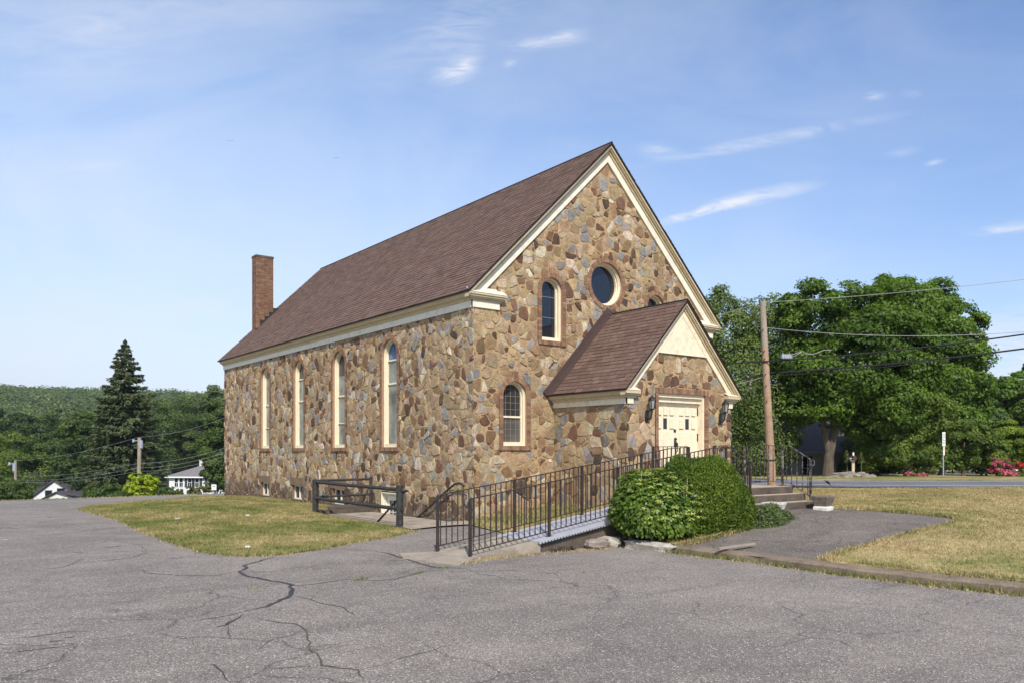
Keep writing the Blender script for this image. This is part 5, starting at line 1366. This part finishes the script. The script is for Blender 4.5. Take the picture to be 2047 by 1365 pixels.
# ---- wooded hill: one far-off mass
def forest():
    VV, FF, vv, off = [], [], [], 0
    for _ in range(4600):
        d = math.sqrt(rng.uniform(235**2, 800**2)); px = rng.uniform(-420, 620); x, y, _z = at(px, V0, d)
        z = farz(x, y); R = rng.uniform(3.4, 8.2)*(1+d/2600); h = rng.uniform(4, 11)
        m = int(np.interp(d, [235, 400, 800], [150, 90, 44])); s = np.interp(d, [235, 400, 800], [.9, 1.25, 2.0])
        e = sph(m); e[:, 2] = np.abs(e[:, 2])*1.0-.15; q = np.array([x, y, z+h])+e*np.array([R, R, R*.85])*rng.uniform(.8, 1.08, (m, 1))
        V, F = leafquads(q, unit(e+rng.normal(size=(m, 3))*.35+np.array([0, 0, .3])), s*rng.uniform(.7, 1.3, m), .8)
        VV.append(V); FF.append(F+off); off += len(V); vv.append(np.clip(rng.uniform(.0, .85)+rng.normal(size=m)*.10+e[:, 2]*.12, 0, 1))
    o = mesh_np('forest', np.concatenate(VV), np.concatenate(FF), lm_far, v=np.concatenate(vv)); props(o, kind='stuff')
forest()
def woodland():
    VV, FF, vv, off = [], [], [], 0
    for _ in range(420):
        d = rng.uniform(112, 190); px = rng.uniform(1250, 2900); x, y, _z = at(px, V0, d); R = rng.uniform(3, 6); h = rng.uniform(3, 8); m = 170
        e = sph(m); e[:, 2] = np.abs(e[:, 2])-.25; q = np.array([x, y, -.5+h])+e*np.array([R, R, R])*rng.uniform(.75, 1.1, (m, 1))
        V, F = leafquads(q, unit(e+rng.normal(size=(m, 3))*.4+np.array([0, 0, .3])), rng.uniform(.5, 1.1, m), .7)
        VV.append(V); FF.append(F+off); off += len(V); vv.append(np.clip(rng.uniform(.1, .7)+rng.normal(size=m)*.14+e[:, 2]*.12, 0, 1))
    props(mesh_np('woodland', np.concatenate(VV), np.concatenate(FF), lm_val, v=np.concatenate(vv)), kind='stuff')
woodland()

# ================================================================ FAR BUILDINGS, POLES, SIGNS
def frame_rd(x, y, z, d, yaw=0.):
    """local frame at pixel column x and depth d, u right across the view, w away"""
    o = Vector(at(x, V0, d)); o.z = z; a = -TH+yaw
    u = Vector((math.cos(a), math.sin(a), 0)); w_ = Vector((-math.sin(a), math.cos(a), 0))
    return lambda a_, b_, c_: o+u*a_+w_*b_+Vector((0, 0, c_))
def lbox(mb, fr, a0, a1, b0, b1, c0, c1, mi=0):
    mb.add([fr(a, b, c) for c in (c0, c1) for a, b in ((a0, b0), (a1, b0), (a1, b1), (a0, b1))], [(0, 3, 2, 1), (4, 5, 6, 7), (0, 1, 5, 4), (1, 2, 6, 5), (2, 3, 7, 6), (3, 0, 4, 7)], mi)
def sidingm(name, col):
    m, t, p = newmat(name); pos = t.n('ShaderNodeNewGeometry').outputs['Position']
    z = t.n('ShaderNodeSeparateXYZ', {0: pos}).outputs[2]; k = t.math('FRACT', t.math('MULTIPLY', z, 7.))
    t.set(p.inputs['Base Color'], t.mix(t.mapr(t.noise(pos, 2., 4.), .3, .7, 0., .25), col, tuple(c*.6 for c in col))); p.inputs['Roughness'].default_value = .7
    t.set(p.inputs['Normal'], t.n('ShaderNodeBump', {'Strength': .8, 'Distance': .02, 'Height': k}))
    return m
m_sid = sidingm('white_clapboard', sl(226, 226, 224)); m_sidg = sidingm('shaded_white_clapboard', sl(150, 146, 142))  # roadside house siding is white; tree shade is put into its grey
m_roofg = M('grey_shingle', sl(120, 114, 114), .9, .2, 2., .4, 20., speck=.3); m_roofd = M('dark_slate_shingle', sl(76, 71, 72), .9, .25, 3., .4, 20., speck=.35)
m_shut = M('dark_shutter', sl(66, 68, 70), .7, .1); m_wtrim = M('white_house_trim', sl(230, 230, 226), .6, .06)
def hwin(par, fr, a0, a1, b, c0, c1, shutters=False, trim=m_wtrim, cross=True):
    mb = MB(); t = .08
    lbox(mb, fr, a0-t, a1+t, b-.05, b, c0-t, c0); lbox(mb, fr, a0-t, a1+t, b-.05, b, c1, c1+t); lbox(mb, fr, a0-t, a0, b-.05, b, c0, c1); lbox(mb, fr, a1, a1+t, b-.05, b, c0, c1)
    if cross: lbox(mb, fr, a0, a1, b-.035, b, (c0+c1)/2-.025, (c0+c1)/2+.025); lbox(mb, fr, (a0+a1)/2-.02, (a0+a1)/2+.02, b-.033, b, c0, (c0+c1)/2-.026)
    f = mb.build('window', trim, par)
    mb = MB(); lbox(mb, fr, a0, a1, b-.02, b-.005, c0, c1); mb.build('pane', m_glass, f)
    if shutters:
        for s0, s1 in ((a0-t-.46, a0-t-.02), (a1+t+.02, a1+t+.46)):
            mb = MB(); lbox(mb, fr, s0, s1, b-.06, b-.001, c0-.08, c1+.08); mb.build('shutter', m_shut, f)
# white cottage right of the spruce
D = 128.; fr = frame_rd(338, 0, 0, D, -.10)
o = thing('white_cottage', 'two storey white cottage with dark shutters and grey roof, left of the church corner', 'house', fr(4, 3, -10))
mb = MB(); lbox(mb, fr, 0, 9.5, 0, 8, -10.5, -2.25); lbox(mb, fr, -1.1, -.02, 1.2, 6, -10.5, -4.2); mb.build('wall', m_sid, o)
mb = MB(); e0, e1, zr, ze = -.5, 10, -.35, -2.25
A = [fr(e0, -.5, ze), fr(e1, -.5, ze), fr(e1, 8.5, ze), fr(e0, 8.5, ze)]; Bq = [fr(4.2, 4, zr), fr(6.5, 4, zr)]
mb.add(A+Bq, [(0, 1, 5, 4), (1, 2, 5), (2, 3, 4, 5), (3, 0, 4)]); mb.extr([fr(-1.5, .9, -4.25), fr(-.02, .9, -3.75), fr(-.02, .9, -3.85), fr(-1.5, .9, -4.35)], fr(0, 5.3, 0)-fr(0, 0, 0)); rf = mb.build('roof', m_roofg, o)
mb = MB(); lbox(mb, fr, e0, e1, -.52, 8.52, ze-.22, ze-.01); mb.build('eave', m_wtrim, o)
mb = MB(); lbox(mb, fr, 2.75, 3.35, 4.5, 5.1, -2, .95); mb.build('chimney', M('white_chimney', sl(220, 216, 212), .9, .12, 4.), rf)
for a in (.95, 1.75): hwin(o, fr, a, a+.55, 0, -3.9, -2.55)
for a in (3.15, 4.35, 6.5): hwin(o, fr, a, a+.6, 0, -3.9, -2.55, True)
for a in (3.15, 6.5): hwin(o, fr, a, a+.6, 0, -6.9, -5.4, True)
# small gabled house at left
D = 104.; fr = frame_rd(66, 0, 0, D, .12)
o = thing('gabled_house', 'small white gabled house with brick chimney and lean-to, far left below the lot', 'house', fr(3, 3, -10))
mb = MB(); mb.extr([fr(0, 0, -10.5), fr(5.5, 0, -10.5), fr(5.5, 0, -4.2), fr(2.6, 0, -2.15), fr(0, 0, -4.2)], fr(0, 8, 0)-fr(0, 0, 0)); mb.extr([fr(1.0, -2.5, -10.5), fr(6.6, -2.5, -10.5), fr(6.6, -2.5, -4.35), fr(3.9, -2.5, -3.55), fr(1.0, -2.5, -5.0)], fr(0, 2.49, 0)-fr(0, 0, 0)); mb.build('wall', m_sid, o)
mb = MB()
for p, q in (((-.35, -4.45), (2.6, -2.1)), ((5.85, -4.45), (2.6, -2.1))): mb.extr([fr(p[0], -.3, p[1]+.02), fr(q[0], -.3, q[1]+.02), fr(q[0], -.3, q[1]+.18), fr(p[0], -.3, p[1]+.18)], fr(0, 8.6, 0)-fr(0, 0, 0))
for p, q in (((.7, -5.15), (3.9, -3.5)), ((6.9, -4.45), (3.9, -3.5))): mb.extr([fr(p[0], -2.8, p[1]+.02), fr(q[0], -2.8, q[1]+.02), fr(q[0], -2.8, q[1]+.14), fr(p[0], -2.8, p[1]+.14)], fr(0, 2.8, 0)-fr(0, 0, 0))
rf = mb.build('roof', m_roofd, o)
mb = MB(); lbox(mb, fr, 1.7, 2.5, 1.5, 2.2, -3, -1.65); mb.build('chimney', M('red_chimney_brick', sl(120, 84, 78), .9, .25, 6.), rf)
hwin(o, fr, 1.55, 2.25, 0, -4.7, -3.4, trim=m_shut); hwin(o, fr, 3.0, 3.8, 0, -3.75, -3.15, trim=m_shut, cross=False); hwin(o, fr, 4.2, 5.0, -2.5, -5.9, -4.75, trim=m_wtrim)
# shaded house across the road
D = 51.; gz = -.45
fr0 = frame_rd(1462, 0, gz, D, .04); fr = lambda a, b, c: fr0(a*.84, b*.84, c)
S_ = D/FPX
o = thing('roadside_house', 'low white house, tree shade put into its grey walls, with dark roof, across the road', 'house', fr(4, 3, 0))
mb = MB(); lbox(mb, fr, 0, 4.6, 0, 7, -.5, 2.35); lbox(mb, fr, 4.55, 9.2, -.9, 7, -.5, 2.1); mb.build('wall', m_sidg, o)
mb = MB()
mb.extr([fr(3.9, -1.4, 2.05), fr(9.6, -1.4, 2.05), fr(9.6, -1.4, 2.15), fr(3.9, -1.4, 2.15)], (0, 0, .0)); mb = MB()
mb.add([fr(3.9, -1.4, 2.1), fr(9.6, -1.4, 2.1), fr(9.6, 3, 4.1), fr(3.9, 3, 4.1), fr(9.6, 7.5, 2.1), fr(3.9, 7.5, 2.1), fr(-.4, -.4, 2.6), fr(3.88, -.4, 2.6), fr(3.88, 3, 3.9), fr(-.4, 3, 3.9), fr(3.88, 7.4, 2.4), fr(-.4, 7.4, 2.4)], [(0, 1, 2, 3), (3, 2, 4, 5), (6, 7, 8, 9), (9, 8, 10, 11)])
mb.build('roof', m_roofd, o)
m_gt = M('shaded_grey_trim', sl(128, 130, 136), .7, .1)  # grey trim, colour darkened to stand in for the trees' shade
mb = MB(); lbox(mb, fr, 3.9, 9.6, -1.44, -1.36, 1.98, 2.1); mb.build('gutter', m_gt, o)
for a in (.35, 1.25): hwin(o, fr, a, a+.6, 0, .55, 2.0, trim=m_gt)
hwin(o, fr, 5.0, 5.8, -.9, .35, 1.8, trim=m_gt)
mb = MB(); lbox(mb, fr, 0, 2.4, -.12, -.02, 2.12, 2.5); mb.build('fascia', m_gt, o)
# utility poles and cables
pl = thing('utility_pole', 'leaning brown wooden utility pole beside the entrance steps', 'utility pole', at(1543, 981, 28.4))
pb0 = Vector(at(1544, 985, 28.4)); pt0 = Vector(at(1524, 603, 28.4)); P_ = lambda f: pb0.lerp(pt0, f)
mb = MB(); mb.tube([P_(0), P_(.12), P_(.4), P_(.76)], [.155, .15, .135, .115], 14); mb.tube([P_(.7605), P_(1)], [.115, .105], 14, 1); mb.build('shaft', [m_pole, m_poleg], pl)
mb = MB(); mb.tube([P_(.168), P_(.176)], [.155, .155], 14); mb.build('band', m_black, pl)
mb = MB()
for f in (.62, .70, .56, .48, .85, .74): p = P_(f); mb.bar(p+Vector((-.16, -.08, 0)), p+Vector((.02, .02, 0)), .03)
mb.build('bolts', m_black, pl)
def cable(label, p, q, sag, r, mat, name='cable', group=None, mid=None):
    p = Vector(p); q = Vector(q); n = 24
    pts = [p.lerp(q, i/n)-Vector((0, 0, sag*4*(i/n)*(1-i/n))) for i in range(n+1)]
    mb = MB(); mb.tube(pts, r, 6); o = mb.build(name, mat, None, p); return props(o, label, 'cable', group)
far_ = lambda x, y, d: at(x, y, d)
cable('thin top wire rising right from the pole head', P_(.995), far_(2160, 545, 25), .1, .009, m_wirel)
cable('thin wire running level right from below the pole head', P_(.865), far_(2160, 653, 26), .30, .009, m_wirel)
cable('thick upper cable carrying the silver box', far_(1440, 727, 28.9), far_(2160, 652, 24.5), .16, .024, m_wire)
cable('thick lower cable clamped to the pole, rising to the right edge', P_(.628), far_(2160, 681, 24.5), .12, .027, m_wire)
cable('thin cable just under the thick lower one', P_(.612), far_(1900, 718, 25.8), .06, .012, m_wire)
cable('upper black cable running left from the pole behind the porch', P_(.626), far_(1300, 790, 31), .1, .018, m_wire)
cable('lower grey cable running left from the pole behind the porch', P_(.610), far_(1300, 796, 31), .1, .013, m_wirel)
cable('thin wire running left from the pole head behind the church', P_(.995), far_(1200, 668, 30.5), .2, .008, m_wirel)
jb = thing('junction_box', 'silver cable junction box hanging on the upper overhead cable', 'junction box', at(1572, 712, 27.8))
q = at(1572, 712, 27.8); fr = frame_rd(1572, 0, q[2], 27.8)
mb = MB(); lbox(mb, fr, -.18, .18, -.07, .07, -.075, .065); 
for i in range(5): lbox(mb, fr, -.17+.08*i, -.14+.08*i, -.085, -.071, -.07, .06)
for a in (-.12, .10): lbox(mb, fr, a-.012, a+.012, -.01, .01, .066, .13)
mb.build('housing', m_metal, jb, bevel=.012)
tb = lambda x, y: at(x, y, 27.7)
mb = MB(); mb.tube([tb(1582, 709), tb(1595, 705), tb(1604, 702), tb(1612, 707), tb(1624, 708), tb(1636, 704), tb(1646, 700), tb(1662, 699)], .011, 6); mb.tube([tb(1586, 713), tb(1596, 707), tb(1604, 702)], .010, 6); mb.build('feed_cable', m_wirel, jb)
def farpole(label, px, ytop, d, rr, lean=0., tx=8):
    b = Vector(at(px-lean, V0, d)); b.z = -11; t = Vector(at(px, ytop, d))
    o = thing('utility_pole', label, 'utility pole', b)
    mb = MB(); mb.tube([b, t], [rr*1.2, rr], 8); mb.build('shaft', m_poleg, o)
    c = Vector(at(px+tx, ytop+14, d)); k = d/FPX
    mb = MB(); mb.lathe([(.02, 1.0*k*9), (3.6*k, .9*k*9), (3.6*k, -7*k), (.03, -8*k)], c, 10); mb.build('transformer', m_metal, o)
    f2 = frame_rd(px, 0, t.z-6*k, d); mb = MB(); lbox(mb, f2, -12*k, 1*k, -.05, .05, -.8*k, .8*k); lbox(mb, f2, -13.5*k, -10*k, -.08, .08, -3*k, 3*k); mb.build('bracket', m_metal, o)
    return b, t
A1, A2 = farpole('grey utility pole with transformer in front of the spruce', 279, 874, 58, .13, 5, 3), farpole('grey utility pole with transformer at the far left edge', 31, 920, 86, .14, 0, -2)
for i, (a, b, c) in enumerate((((278, 873), (32, 919), (470, 826)), ((276, 925), (32, 950), (470, 887)), ((276, 934), (32, 958), (470, 896)), ((275, 941), (32, 962), (470, 904)))):
    w_ = ('top', 'second', 'third', 'lowest')[i]
    cable(w_+' wire strung between the two far grey poles', at(*a, 58), at(*b, 86), .35, .009, m_wirel)
    cable(w_+' wire running from the transformer pole to behind the church', at(*a, 58), at(*c, 50), .3, .008, m_wirel)
# road sign
b = Vector(at(1886, 953, 43)); fr = frame_rd(1886, 0, b.z, 43); k = 43/FPX
o = thing('road_sign', 'narrow white vertical sign on a thin grey post across the road', 'sign', b)
mb = MB(); mb.tube([fr(0, 0, -.2), fr(-.03, 0, 89*k)], .035, 8); mb.build('post', m_metal, o)
mb = MB(); lbox(mb, fr, -3.2*k, 2.6*k, -.06, -.04, 62*k, 90*k); pn = mb.build('panel', m_wtrim, o)
mb = MB()
for j in range(4):
    c = 67*k+j*5.6*k; lbox(mb, fr, -1.5*k, -.7*k, -.066, -.061, c, c+3.6*k); lbox(mb, fr, -.6*k, 1.2*k, -.066, -.061, c+(0 if j % 2 else 2.8*k), c+(.8*k if j % 2 else 3.6*k)); lbox(mb, fr, .4*k, 1.2*k, -.067, -.062, c+.9*k, c+2.6*k)
mb.build('lettering', m_shut, pn)
mb = MB(); lbox(mb, fr, -1.8*k, 1.6*k, -.06, -.04, 44*k, 61*k); mb.build('lower_panel', M('pinkish_sign', sl(220, 196, 186), .6), o)
# small notice by the church back corner
b = Vector(at(428, 979, 42)); fr = frame_rd(428, 0, b.z, 42); k = 42/FPX
o = thing('notice_sign', 'small white notice board at the lot edge beside the church corner', 'sign', b)
mb = MB(); lbox(mb, fr, -4.5*k, -3.7*k, 0, .04, -.5, 11*k); lbox(mb, fr, 3.7*k, 4.5*k, 0, .04, -.5, 11*k); mb.build('post', m_metal, o)
mb = MB(); lbox(mb, fr, -4.8*k, 4.8*k, -.03, -.001, 5*k, 11.5*k); lbox(mb, fr, -4.8*k, 4.8*k, -.03, -.001, .5*k, 4.2*k); pn = mb.build('panel', m_wtrim, o)
mb = MB()
for a in (-2.6, -.6, 1.4): lbox(mb, fr, a*k, (a+1.5)*k, -.036, -.031, 7.2*k, 9.2*k)
mb.build('lettering', m_shut, pn)
# white bench at the right edge
b = Vector(at(2034, 948, 50)); fr = frame_rd(2034, 0, b.z, 50); k = 50/FPX
o = thing('garden_bench', 'low white bench behind the pink azalea', 'bench', b)
mb = MB(); lbox(mb, fr, -7*k, 7*k, -.2, .2, 7*k, 10*k); mb.build('seat', m_wtrim, o)
for a in (-6, 5):
    mb = MB(); lbox(mb, fr, a*k, (a+1.2)*k, -.18, .18, -.1, 7*k); mb.build('leg', m_wtrim, o)
# mailbox on its post, stone ring, tall weeds
b = Vector(at(1705, 948, 42.5)); fr = frame_rd(1705, 0, b.z, 42.5); k = 42.5/FPX
o = thing('mailbox', 'dark red mailbox with white top on a weathered wooden post', 'mailbox', b)
mb = MB(); mb.extr([fr(-2.4*k, -.05, -.2), fr(2.2*k, -.05, -.2), fr(3.0*k, -.05, 27*k), fr(-2.2*k, -.05, 27*k)], fr(0, .11, 0)-fr(0, 0, 0)); lbox(mb, fr, -5*k, 3.6*k, -.07, .09, 27*k, 29.5*k); mb.build('post', M('weathered_post', sl(196, 178, 150), .9, .2, 5.), o)
mb = MB(); n = 8; prof = [(-3.6, 29.6), (4.0, 29.6), (4.0, 34)]+[(.2+3.8*math.cos(t), 34+4.2*math.sin(t)) for t in np.linspace(.15, 2.99, n)]+[(-3.6, 34)]
mb.extr([fr(a*k, -.24, c*k) for a, c in prof], fr(0, .46, 0)-fr(0, 0, 0)); mb.build('box', M('dark_red_mailbox', sl(84, 48, 42), .5, .2), o)
mb = MB(); mb.lathe([(1.7*k, 0), (2.0*k, 2*k), (1.6*k, 3*k), (1.9*k, 4.5*k), (.9*k, 6.2*k), (.1*k, 6.6*k)], fr(.8*k, 0, 38.2*k), 10); mb.build('ornament', m_wtrim, o)
mb = MB(); lbox(mb, fr, -8*k, -3.7*k, -.1, .06, 31*k, 34*k); mb.build('newspaper_tube', m_metal, o)
RK = [(1680, 949, 26, 9), (1693, 951, 22, 8), (1712, 951, 26, 9), (1728, 951, 24, 8), (1742, 952, 20, 7), (1668, 953, 16, 6), (1700, 946, 24, 7), (1722, 946, 20, 6), (1675, 957, 9, 4), (1655, 957, 8, 4), (1690, 957, 12, 5), (1735, 956, 14, 5)]
RL_ = ['flat grey stone on top left of the mailbox ring', 'low stone left of the mailbox foot', 'wide stone right of the mailbox foot', 'brown slab on the right of the stone ring', 'rightmost pale stone of the mailbox ring', 'leftmost stone of the mailbox ring', 'stone touching the back of the mailbox post', 'upper slab right of the mailbox post',
       'small pale stone on the verge below the ring', 'small white stone left of the ring by the road', 'small stone before the ring at the road edge', 'small brown stone right of the ring at the road edge']
for i, (x, y, wd, h) in enumerate(RK):
    k2 = 42/FPX; c = at(x, y, 42-.6*(y-949)*.12) if y < 954 else onz(x, y-2, .33); rock('rock', RL_[i], 'rock', c, (wd*k2, wd*k2*.7, h*k2*1.3), m_rock, 50+i, 'rocks round the mailbox', rnd.uniform(0, 3))
def weed(label, px, ytop, ybase, d, lean=0):
    b = Vector(at(px, ybase, d)); t = Vector(at(px+lean, ytop, d)); o = thing('tall_weed', label, 'plant', b, 'tall weeds by the mailbox')
    mb = MB(); mb.tube([b, b.lerp(t, .5), t], [.014, .011, .004], 6); mb.build('stem', M('weed_stem', sl(120, 124, 84), .8), o)
    n = 150; f = rng.uniform(.5, 1, n); a = rng.uniform(0, 6.28, n); rr = .20*(1.02-f)/.5*rng.uniform(.2, 1, n)+.02
    P = np.array([b.lerp(t, x) for x in f])+np.stack([np.cos(a)*rr, np.sin(a)*rr, rng.normal(size=n)*.02+rr*.4], 1)
    P2 = np.array(b)+np.stack([rng.normal(size=60)*.22, rng.normal(size=60)*.22, np.abs(rng.normal(size=60))*.14], 1)
    P = np.concatenate([P, P2]); V, F = leafquads(P, sph(len(P))+np.array([0, 0, .4]), rng.uniform(.06, .13, len(P)), .35); mesh_np('leaves', V, F, lm_weed, o, v=rng.uniform(0, 1, len(F)))
weed('tall flowering weed left of the mailbox', 1694, 900, 948, 42.8, -2); weed('tall bushy weed right of the mailbox', 1722, 905, 949, 42.8)
# litter in the side lawn, plank on the walk
m_lit = M('white_litter', sl(196, 190, 180), .8, .1)
for i, (px, py) in enumerate(((497, 1034), (353, 1041), (497, 1100))):
    x, y, z = onz(px, py, -.06); mb = MB()
    for j in range(4): a = rnd.uniform(0, 3); mb.bar((x+rnd.uniform(-.05, .05), y+rnd.uniform(-.03, .03), z+.06), (x+math.cos(a)*.08, y+math.sin(a)*.05, z+.08), .035, .012)
    props(mb.build('litter', m_lit, None, (x, y, z)), ('scrap of white litter in the side lawn, furthest right', 'scrap of white litter in the side lawn, furthest left', 'scrap of white litter at the near edge of the side lawn')[i], 'litter')
a = Vector(onz(1436, 1098, -.02)); b = Vector(onz(1508, 1088, .01)); mb = MB(); mb.bar(a+Vector((0, 0, .02)), b+Vector((0, 0, .02)), .07, .03); props(mb.build('wood_strip', M('grey_wood', sl(150, 138, 122), .9, .2), None, a), 'weathered grey wooden strip lying on the walk', 'wood strip')
# birds high in the sky
for i, (px, py) in enumerate(((457, 282), (464, 282), (669, 317), (675, 316))):
    p = Vector(at(px, py, 160)); fr = frame_rd(px, 0, p.z, 160); mb = MB()
    mb.add([fr(-.25, 0, .08), fr(0, -.1, 0), fr(.25, 0, .1), fr(0, .12, .02), fr(0, .0, -.06)], [(0, 1, 4), (1, 2, 4), (0, 4, 3), (4, 2, 3), (0, 3, 1), (1, 3, 2)])
    props(mb.build('bird', m_black, None, p), ('left bird of the left pair in the sky', 'right bird of the left pair in the sky', 'left bird of the pair above the roof', 'right bird of the pair above the roof')[i], 'bird', 'distant birds')
# ================================================================ HAZE
def haze():
    bm = bmesh.new(); bmesh.ops.create_cube(bm, size=1.)
    me = bpy.data.meshes.new('haze'); bm.to_mesh(me); bm.free()
    o = bpy.data.objects.new('haze', me); COLL.objects.link(o); o['kind'] = 'stuff'
    o.scale = (5200, 5200, 240); o.location = (0, 0, 20); o.display_type = 'WIRE'
    m = bpy.data.materials.new('haze_air'); m.use_nodes = True; nt = m.node_tree; nt.nodes.clear()
    out = nt.nodes.new('ShaderNodeOutputMaterial'); v = nt.nodes.new('ShaderNodeVolumePrincipled')
    v.inputs['Color'].default_value = (.80, .88, 1, 1); v.inputs['Density'].default_value = .00012; v.inputs['Anisotropy'].default_value = 0.
    nt.links.new(v.outputs[0], out.inputs['Volume']); me.materials.append(m)
haze()
